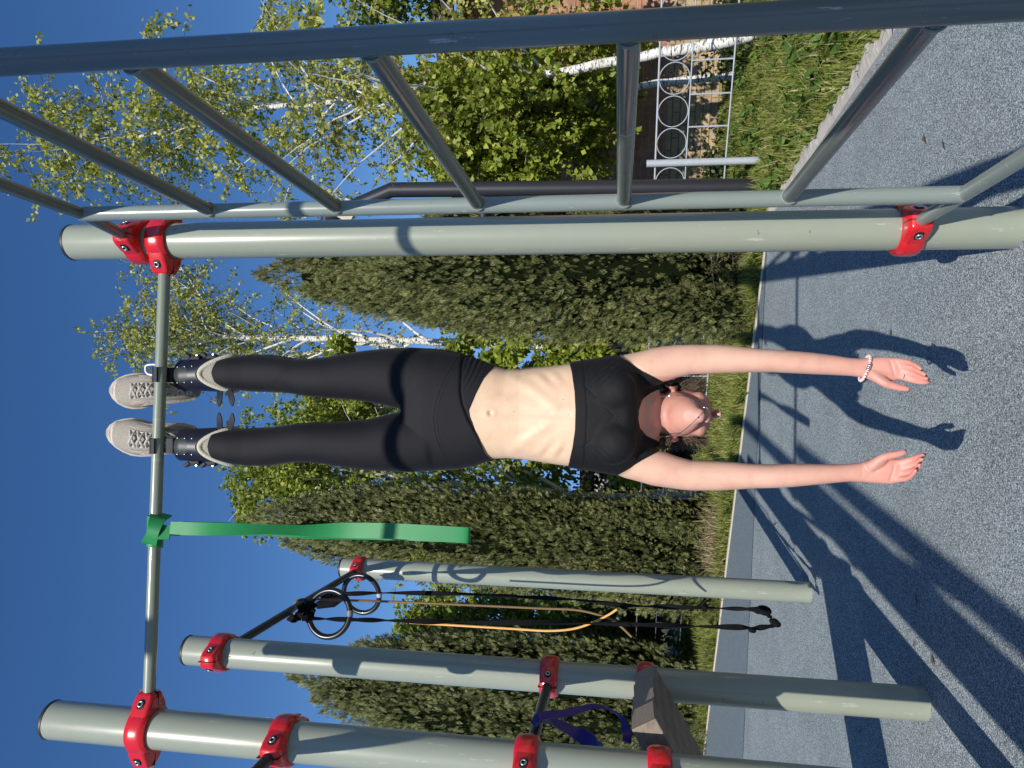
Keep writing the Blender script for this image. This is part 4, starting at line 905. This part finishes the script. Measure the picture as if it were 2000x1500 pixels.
# the person hangs head down: the waist is BELOW the legs
lg = garment('leggings', hem, waist, leg_off, 'leggings', .0018, xr=(-.6, .6))
band = curve([(1100, 600), (1111, 700), (1113, 709), (1120, 730), (1126, 765), (1128, 800), (1127, 835), (1122, 868), (1114, 898), (1109, 912), (1105, 1000)])
neck = curve([(1180, 640), (1196, 686), (1201, 692), (1222, 706), (1248, 722), (1274, 735), (1297, 747), (1303, 753), (1290, 760), (1270, 768), (1253, 780), (1245, 800), (1244, 815), (1247, 834), (1262, 851), (1284, 862), (1292, 870), (1288, 880), (1262, 892), (1236, 905), (1212, 920), (1196, 931), (1180, 990)])
bandseam = curve([(1138, 600), (1138, 705), (1146, 760), (1149, 800), (1147, 850), (1140, 915), (1138, 1000)])
def top_off(c):
    o = np.full(len(c), .0030); fr_ = 1/(1+np.exp((c[:, 1]-2.02)/.012)); d = c[:, 2]-bandseam(c[:, 0])
    o += .0012/(1+np.exp(-d/.001)); o -= .0012*np.exp(-((d+.002)/.0015)**2)
    kc = A(1200, 812, 1.94); dx = c[:, 0]-kc[0]; dz = c[:, 2]-kc[2]; rr_ = np.sqrt(dx**2+dz**2); an = np.arctan2(dz, dx)
    o += fr_*.0006*np.sin(an*13)*np.exp(-((rr_-.012)/.012)**2)
    for ks in ([(1200, 812), (1165, 775), (1140, 752), (1150, 715)], [(1200, 812), (1165, 850), (1140, 872), (1150, 908)]):
        for (xa, ya), (xb, yb) in zip(ks[:-1], ks[1:]):
            a_ = A(xa, ya, 1.95)[[0, 2]]; b_ = A(xb, yb, 1.95)[[0, 2]]; v_ = b_-a_; pc = c[:, [0, 2]]-a_; tt_ = np.clip(pc@v_/(v_@v_), 0, 1); dd_ = np.sqrt(((pc-tt_[:, None]*v_)**2).sum(1)); o -= fr_*.0011*np.exp(-(dd_/.0022)**2)
    o += fr_*.0003*np.sin(an*11+2*np.sin(rr_*60))*np.exp(-((rr_-.075)/.04)**2)
    for yy, s in ((724, 1), (900, -1)):
        kx = A(1185, yy, 1.98); e = (c[:, 0]-kx[0])*s+(c[:, 2]-kx[2])*.9; o += fr_*.0009*np.sin(e*330)*np.exp(-(((c[:, 0]-kx[0])**2+(c[:, 2]-kx[2])**2)/.035**2))
    return o
tp = garment('sports_top', band, neck, top_off, 'top_fabric', .0018, xr=(A(1200, 934, YB)[0], A(1200, 687, YB)[0]))
garment('sock', curve([(372, 600), (372, 1000)]), hem, lambda c: .0024+.0007*np.sin(c[:, 0]*1500), 'sock', .0012, xr=(A(400, 772, YB)[0], A(400, 690, YB)[0]))
garment('sock', curve([(372, 600), (372, 1000)]), hem, lambda c: .0024+.0007*np.sin(c[:, 0]*1500), 'sock', .0012, xr=(A(400, 910, YB)[0], A(400, 820, YB)[0]))
# hair cap, loose strands and bun
Pu = (co-E0)@Hu; Pf = (co-E0)@Hf; Pr = (co-E0)@Rt
inh = (((Pu > .012+.25*Pf+.0) & (Pf < .058+.35*(Pu-.06)) & (Pu > -.02)) | ((Pf < -.02) & (Pu > .0))) & (np.abs(Pr) < .2) & (Pu < .2) & (np.abs(Pf) < .14) & (((co-E0)**2).sum(1) < .17**2)
fs = [f for f in faces if inh[f].all()]
if fs:
    used = np.unique(np.concatenate(fs)); mp = -np.ones(nv, int); mp[used] = np.arange(len(used))
    m2 = D.meshes.new('hair'); m2.from_pydata((co[used]+nr[used]*(.006+.0025*np.sin(Pr[used]*420)[:, None])).tolist(), [], [tuple(int(mp[i]) for i in f) for f in fs])
    hr = link('hair', m2, M['hair'], person)
    mb = MB()
    for k in range(240):
        i = used[RS.randint(len(used))]; p = co[i]+nr[i]*.005; d = norm(Hu*.8-Hf*.3+RS.randn(3)*.35); q = [p]
        for j in range(4): d = norm(d+RS.randn(3)*.25+Z3(0, 0, -.25)); q.append(q[-1]+d*random.uniform(.008, .018))
        mb.tube(q, [.0011, .001, .0009, .0007, .0005], 4)
    for k in range(1500):   # strands hanging by the ears
        s = random.choice((-1, 1)); p = H(s*random.uniform(.055, .080), random.uniform(.01, .06), random.uniform(-.035, .055)); d = norm(Rt*s*.28+Hu*.35+Hf*random.uniform(.1, 1.0)); q = [p]
        for j in range(4): d = norm(d+RS.randn(3)*.25); q.append(q[-1]+d*random.uniform(.008, .016))
        mb.tube(q, [.0011, .001, .0009, .0007, .0005], 3)
    mb.build('strands', M['hair'], hr)
    mb = MB(); bc = A(1290, 862, 2.08)
    for k in range(170):
        t = random.random()*2*pi; rq = random.uniform(.6, 1.15); q = [bc+rq*Z3(cos(t+a*.8)*.021*cos(a), -.010+.024*sin(a*1.3), .026*sin(t+a))+RS.randn(3)*.0015 for a in np.linspace(0, 1.6, 6)]; mb.tube(q, .0010, 4)
    mb.build('bun', M['hair'], hr)
# face details
MB().ell(H(0, -.0600, .104), (Rt*.0215, Hu*.0038, Hf*.0060), 20, 8).build('upper_lip', M['lips'], person)
MB().ell(H(0, -.0685, .102), (Rt*.0190, Hu*.0044, Hf*.0058), 20, 8).build('lower_lip', M['lips'], person)
for s in (-1, 1):
    MB().ell(H(s*.0062, -.0345, .1235), (Rt*.0034, Hu*.0030, Hf*.0050), 10, 6).build('nostril', M['bolt_dark'], person)
    MB().ell(H(s*.029, .012, .082), (Rt*.011, Hu*.010, Hf*.011), 16, 10).build('eye', M['eye_white'], person)
    mb = MB(); mb.tube([H(s*(.014+.004*j), .026+.004*sin(j*.5), .101-.0016*j) for j in range(8)], .0022, 6); mb.build('eyebrow', M['hair'], person)
# nails
for p, d_, r in tips:
    n_ = norm(np.cross(np.cross(d_, Z3(0, -1, 0)), d_)); mb = MB(); b = p-d_*.0005-n_*r*.55
    mb.ell(b, (norm(np.cross(d_, n_))*r*.75, n_*.0016+d_*0, d_*.0065), 12, 8); mb.build('nail', M['nail'], person)
# bracelet, ring, necklace
br = MB(); ce = A(1689, 716, 1.967); a0 = A(1697, 695, 1.967); a1 = A(1681, 743.5, 1.967); ux = (a1-a0)/2; cc = lerp(a0, a1, .5); nb = 23
for k in range(nb):
    t = 2*pi*k/nb; c = cc+ux*cos(t)+Z3(0, .0265, 0)*sin(t); br.ell(c, (Z3(.0041, 0, 0), Z3(0, .0041, 0), Z3(0, 0, .0041)), 12, 8)
bl = br.build('bracelet', M['rose_bead'], person)
mb = MB()
for dx in (-.2, -.05, .1): c = cc+ux*dx-Z3(0, .0268, 0); mb.ell(c, (Z3(.0052, 0, 0), Z3(0, .0052, 0), Z3(0, 0, .0048)), 12, 8)
mb.build('silver_bead', M['silver'], bl)
c = A(1763.5, 734, 1.947); MB().tube([c+Z3(.0098*cos(t), .0098*sin(t), -.002*cos(t)) for t in np.linspace(0, 2*pi, 20, endpoint=False)], .0012, 6, closed=True).build('finger_ring', M['gold'], person)
from mathutils.bvhtree import BVHTree
bv = BVHTree.FromPolygons([tuple(p) for p in co], [tuple(int(i) for i in f) for f in faces])
def onskin(x, y, lift=.001):
    o0 = Vector((0, 0, CAMH)); d0 = Vector(A(x, y, 1.0))-o0; h = bv.ray_cast(o0, d0.normalized())
    return (np.array(h[0])+np.array(h[1])*lift) if h[0] is not None else A(x, y, 1.98)
nk = [(1283, 775), (1305, 774), (1330, 774), (1345, 778), (1358, 786), (1368, 792), (1374, 797), (1373, 803), (1366, 812), (1358, 820), (1345, 832), (1332, 842), (1320, 848), (1300, 853), (1285, 852)]
pts = spline([onskin(x, y, .0012) for x, y in nk], 5)
nl = MB().tube(pts, .0009, 6).build('necklace', M['silver'], person)
p = onskin(1377, 797.5, .004); MB().ell(p, (Z3(.0042, 0, 0), Z3(0, .003, 0), Z3(0, 0, .0042)), 12, 8).build('pendant', M['silver'], nl)
p = onskin(1364, 815, .002); MB().ell(p, (Z3(.0024, 0, 0), Z3(0, .002, 0), Z3(0, 0, .0024)), 10, 6).build('stone', M['purple_band'], nl)
for x, y in ((1004, 804), (1111, 810), (1100, 780)):
    p = onskin(x, y, .0); MB().ell(p, (Z3(.0012, 0, 0), Z3(0, .0006, 0), Z3(0, 0, .0012)), 8, 6).build('mole', M['trunk_brown'], person)

# shoes: y0..y1 outline of the shoe at each column
def shoe(secs, side, Y0):
    mb = MB(); L = []
    for x, y0, y1, dY, hd in secs:
        a = A(x, y0, Y0+dY); b = A(x, y1, Y0+dY); c = lerp(a, b, .5); L.append((c, (b-a)/2*Z3(1, 0, 1), Z3(0, hd, 0), .9))
    mb.loft(L, 36); o = mb.build('shoe', M['shoe_mesh'], person); s = o.modifiers.new('s', 'SUBSURF'); s.levels = s.render_levels = 1
    o.modifiers.move(len(o.modifiers)-1, 0)
    # sole at the back (away from the camera), toe rubber, overlays, laces
    mb = MB(); Ls = []
    for (x, y0, y1, dY, hd) in secs:
        a = A(x-1.5, y0-2.5, Y0+dY+hd*.62); b = A(x-1.5, y1+2.5, Y0+dY+hd*.62); Ls.append((lerp(a, b, .5), (b-a)/2*Z3(1, 0, 1), Z3(0, .016, 0), .75))
    mb.loft(Ls, 36); mb.build('sole', M['shoe_sole'], o)
    mb = MB(); mb.loft([(lerp(L[0][0], L[1][0], -.25), L[0][1]*.8, L[0][2]*.8, .9)]+[(L[i][0]+Z3(0, .002, 0), L[i][1]*1.05, L[i][2]*1.06, .9) for i in range(3)]+[(lerp(L[2][0], L[3][0], .25), lerp(L[2][1], L[3][1], .25)*.96, lerp(L[2][2], L[3][2], .25)*.96, .9)], 36); tc = mb.build('toe_cap', M['shoe_overlay'], o)
    def on(u, v, lift):   # u along the foot 0 toe .. 1 ankle, v across -1..1, on the upper surface
        k = u*(len(secs)-1); i = min(int(k), len(secs)-2); f = k-i; c = lerp(L[i][0], L[i+1][0], f); a = lerp(L[i][1], L[i+1][1], f); b = lerp(L[i][2], L[i+1][2], f)
        th = math.acos(max(-1, min(1, v))); return c+a*cos(th)*(1+lift*8)-b*sin(th)*(1+lift/.03)
    for vs_, us, w in (([-.98, -.90, -.84, -.78], [.95, .75, .55, .4], .026), ([.98, .90, .84, .78], [.95, .75, .55, .4], .026)):
        pth = spline([on(u, v, .0006) for u, v in zip(us, vs_)], 6); mb = MB(); mb.add(*ribbon(pth, w, .0014, [norm(np.cross(pth[min(i+1, len(pth)-1)]-pth[max(i-1, 0)], np.array(pth[i])-(L[len(L)//2][0]))) for i in range(len(pth))])); mb.build('overlay', M['shoe_overlay'], o)
    mb = MB()
    for v0 in (-.40, .40): mb.add(*ribbon(spline([on(u, v0*(1-.15*(1-u)), .0016) for u in (.42, .6, .8, .97)], 6), .011, .003, [(1, 0, 0)]*19))
    mb.build('eyelet_strip', M['shoe_overlay'], o)
    mb = MB()
    for k, u in enumerate((.42, .50, .58, .66, .74, .82, .90)):
        mb.tube(spline([on(u, -.42, .004), on(u+.03, -.15, .009), on(u+.055, .15, .009), on(u+.05, .42, .004)], 5), .0038, 7)
        mb.tube(spline([on(u+.05, -.42, .004), on(u+.05, -.15, .011), on(u+.02, .15, .011), on(u, .42, .004)], 5), .0038, 7)
    for s in (-1, 1): mb.tube(spline([on(.86, 0, .008), on(.80, s*.35, .016), on(.72, s*.5, .014), on(.78, s*.15, .012), on(.88, s*.05, .012)], 6), .0028, 7)
    mb.build('lace', M['lace'], o)
    if side > 0:   # heel pull tab loop
        q = [A(x, y, Y0-.02) for x, y in ((300, 733), (288, 730), (284, 722), (286, 714), (298, 712), (306, 713))]; MB().tube(spline(q, 4), .003, 8).build('lace_loop', M['white_plastic'], o)
    return o
sT = [(221, 757, 768, .028, .010), (225, 748, 778, .026, .018), (234, 740, 787, .024, .027), (248, 734, 794, .020, .033), (262, 731, 797, .016, .037), (280, 731, 796, .012, .041), (298, 733, 791, .010, .045), (318, 735, 787, .014, .048), (340, 738, 785, .026, .046), (362, 742, 782, .040, .042), (380, 746, 778, .050, .032), (388, 752, 772, .052, .02)]
sB = [(215, 838, 852, .028, .010), (219, 831, 862, .026, .018), (229, 824, 872, .024, .027), (243, 820, 881, .020, .033), (260, 818, 888, .016, .037), (278, 821, 890, .012, .041), (298, 827, 889, .010, .045), (318, 829, 886, .014, .048), (340, 828, 884, .026, .046), (362, 829, 880, .040, .042), (380, 834, 876, .050, .032), (388, 840, 870, .052, .02)]
shoe(sT, 1, 2.055); shoe(sB, -1, 2.025)

# gravity boots
def boot(cx0, leg, s, Yl, sockmat):
    """cx0: photo column centre y at the ankle, s: +1 outer side towards smaller y"""
    Xc = lambda x: np.interp(x, [l[0] for l in leg], [(l[1]+l[2])/2 for l in leg])
    g = None
    zf = lambda x: A(x, cx0, Yl)[2]
    cen = lambda x: (lambda p, f: Z3(p[0], Yl+.006, f[2]))(A(x, Xc(x)-.5*s, Yl), A(x, Xc(x), Yl-.045))
    def shell(xtop, xfront, xside, ra, rb, n=56, m=10, arc=(0, 2*pi)):
        vs = []; fs = []
        for k in range(n+1):
            a = arc[0]+(arc[1]-arc[0])*k/n; fr_ = max(0, -sin(a)); lo = xside-(xside-xfront)*fr_**1.6
            for j in range(m+1):
                x = xtop+(lo-xtop)*j/m; c = cen(x); fl = 1+.24*max(0, (x-350)/90)
                vs.append(c+Z3(ra*cos(a)*fl, rb*sin(a)*fl, 0))
        for k in range(n):
            for j in range(m): fs.append((k*(m+1)+j, k*(m+1)+j+1, (k+1)*(m+1)+j+1, (k+1)*(m+1)+j))
        return vs, fs
    mb = MB(); mb.add(*shell(338, 386, 436, .0445, .0475)); sh = mb.build('gravity_boot', M['navy_shell'], person)
    md = sh.modifiers.new('t', 'SOLIDIFY'); md.thickness = .004; md.offset = 1
    mb = MB(); mb.add(*shell(341, 388, 439, .0400, .0430)); o = mb.build('foam_liner', M['foam'], sh); md = o.modifiers.new('t', 'SOLIDIFY'); md.thickness = .004; md.offset = 1
    rim = []
    for k in range(48):
        a = 2*pi*k/48; fr_ = max(0, -sin(a)); x = 440-(440-389)*fr_**1.6; c = cen(x); fl = 1+.24*max(0, (x-350)/90); rim.append(c+Z3(.0430*fl*cos(a), .0455*fl*sin(a), 0))
    MB().tube(rim, .0080, 12, closed=True).build('foam_rim', M['foam'], sh)
    # ribbed sock / leg cuff inside
    mb = MB(); L = []
    for j in range(26):
        x = 350+j*(440-350)/25; c = cen(x); c[1] -= .004; r = .0345+.0009*(j % 2)+.010*max(0, (x-390)/50); L.append((c, Z3(r, 0, 0), Z3(0, r+.0035, 0), 1))
    mb.loft(L, 28); mb.build('sock', M[sockmat], person)
    # front plate with six rivets
    pl = MB(); vs = []; n = 12
    for x in (340, 352, 366, 378, 381):
        c = cen(x)
        for k in range(n+1):
            a = -pi/2+(-.62+1.24*k/n); vs.append(c+Z3(.0475*cos(a), .0535*sin(a), 0))
    pl.add(vs, [(i*(n+1)+k, i*(n+1)+k+1, (i+1)*(n+1)+k+1, (i+1)*(n+1)+k) for i in range(4) for k in range(n)])
    po = pl.build('front_plate', M['plate'], sh); md = po.modifiers.new('t', 'SOLIDIFY'); md.thickness = .003; md.offset = 1
    for x in (346, 360, 374):
        for a in (-pi/2-.50, -pi/2+.50):
            c = cen(x)+Z3(.0475*cos(a), .0535*sin(a), 0)*1.05; MB().ell(c, (Z3(.0026, 0, 0), Z3(0, .002, 0), Z3(0, 0, .0026)), 10, 6).build('rivet', M['bolt_steel'], sh)
    # steel hook over the bar
    c = cen(345); X0 = c[0]; bY = barY(X0); bZ = barZ(X0); r = .0215; Yp = c[1]-.052
    prof = [Z3(X0, Yp-.001, zf(352)), Z3(X0, Yp, zf(340)), Z3(X0, Yp+.004, bZ-.030)]
    prof = [Z3(X0, c[1]-.0530, zf(356)), Z3(X0, c[1]-.0535, zf(344)), Z3(X0, lerp(c[1]-.05, bY+r, .7), bZ-.030), Z3(X0, bY+r, bZ-.012)]
    prof = spline(prof, 5)+[Z3(X0, bY+r*cos(t), bZ+r*sin(t)) for t in np.linspace(0, pi*1.02, 14)]+[Z3(X0, bY-r-.001, bZ-.004)]
    mb = MB(); mb.add(*ribbon(prof, .045, .004, [(1, 0, 0)]*len(prof))); mb.build('hook', M['black_nylon'], sh)
    mb = MB(); mb.box(Z3(X0, (c[1]+bY)/2+.012, zf(334)), (.044, .03, .026)); mb.build('hook_block', M['black_nylon'], sh, bevel=.004)
    # straps with buckles on the outer side, loose strap tongues on the inner side
    for x in (372, 404):
        c = cen(x); mb = MB(); q = [c+Z3(.0475*cos(t), .054*sin(t), 0) for t in np.linspace(-.9, pi+.9, 30)]; mb.add(*ribbon(q, .022, .003, [(0, 0, 1)]*30)); mb.build('strap', M['black_nylon'], sh)
        ox = c+Z3(.050*s, -.018, .002); mb = MB(); mb.box(ox, (.016, .024, .034), Matrix.Rotation(.25*s, 3, 'Z')); mb.box(ox+Z3(.006*s, -.006, .022), (.012, .018, .020), Matrix.Rotation(.6*s, 3, 'Y')); bk = mb.build('buckle', M['black_nylon'], sh, bevel=.003)
        MB().box(ox+Z3(.008*s, -.012, -.010), (.003, .008, .004)).build('lever', M['bolt_steel'], sh, smooth=False)
    for x0, x1 in ((430, 427), (445, 450)):
        yi = cx0+s*34; p0 = A(x0, Xc(x0)+s*30, Yl-.012); p1 = A(x1+2, Xc(x0)+s*47, Yl-.03); p2 = A(x1+(1 if x0 < 440 else 4), Xc(x0)+s*64, Yl-.04)
        q = spline([p0, p1, p2], 6); mb = MB(); mb.add(*ribbon(q, [.019]*9+[.017, .014, .010, .006], .0035, [(0, .25, 1)]*13)); mb.build('strap_end', M['black_nylon'], sh)
boot(731, legT, 1, 2.062, 'sock'); boot(869, legB, -1, 2.032, 'sock')

# ------------------------------------------------------------------ camera, sun, sky
cam = D.cameras.new('Camera'); co_ = D.objects.new('Camera', cam); COL.objects.link(co_); SC.camera = co_
cam.sensor_width = 36; cam.sensor_fit = 'HORIZONTAL'; cam.lens = F0/2000*36; cam.clip_start = .02; cam.clip_end = 2000
m = Matrix(((-_U[0], _R[0], -_f[0]), (-_U[1], _R[1], -_f[1]), (-_U[2], _R[2], -_f[2]))).to_4x4(); m.translation = (0, 0, CAMH); co_.matrix_world = m
SUN_EL, SUN_AZ = radians(34.2), radians(6.5)      # the light travels towards +Y, a little to +X
dirn = Vector((sin(SUN_AZ)*cos(SUN_EL), cos(SUN_AZ)*cos(SUN_EL), -sin(SUN_EL)))
sl = D.lights.new('Sun', 'SUN'); sl.energy = 5.0; sl.angle = radians(.53); sl.color = (1, .955, .88); so = D.objects.new('Sun', sl); COL.objects.link(so)
so.rotation_euler = dirn.to_track_quat('-Z', 'Y').to_euler(); so.location = (0, -5, 8)
W = D.worlds.new('World'); SC.world = W; W.use_nodes = True; nt = W.node_tree; bg = nt.nodes['Background']
sky = nt.nodes.new('ShaderNodeTexSky'); sky.sky_type = 'NISHITA'; sky.sun_disc = False; sky.sun_elevation = SUN_EL; sky.sun_rotation = pi+SUN_AZ
sky.altitude = 300; sky.air_density = 1.0; sky.dust_density = .1; sky.ozone_density = 2.6
hs = nt.nodes.new('ShaderNodeHueSaturation'); hs.inputs['Saturation'].default_value = 1.24; hs.inputs['Hue'].default_value = .507; nt.links.new(sky.outputs[0], hs.inputs['Color']); mxs = nt.nodes.new('ShaderNodeMix'); mxs.data_type = 'RGBA'; mxs.blend_type = 'DARKEN'; mxs.inputs[0].default_value = 1; mxs.inputs[7].default_value = (1.5, 3.25, 7.0, 1); nt.links.new(hs.outputs[0], mxs.inputs[6]); nt.links.new(mxs.outputs[2], bg.inputs['Color']); bg.inputs['Strength'].default_value = .123
SC.view_settings.view_transform = 'Standard'; SC.view_settings.look = 'None'; SC.view_settings.exposure = 0; SC.view_settings.gamma = 1
SC.render.engine = 'CYCLES'; SC.cycles.max_bounces = 6; SC.cycles.transparent_max_bounces = 8; SC.cycles.use_denoising = True
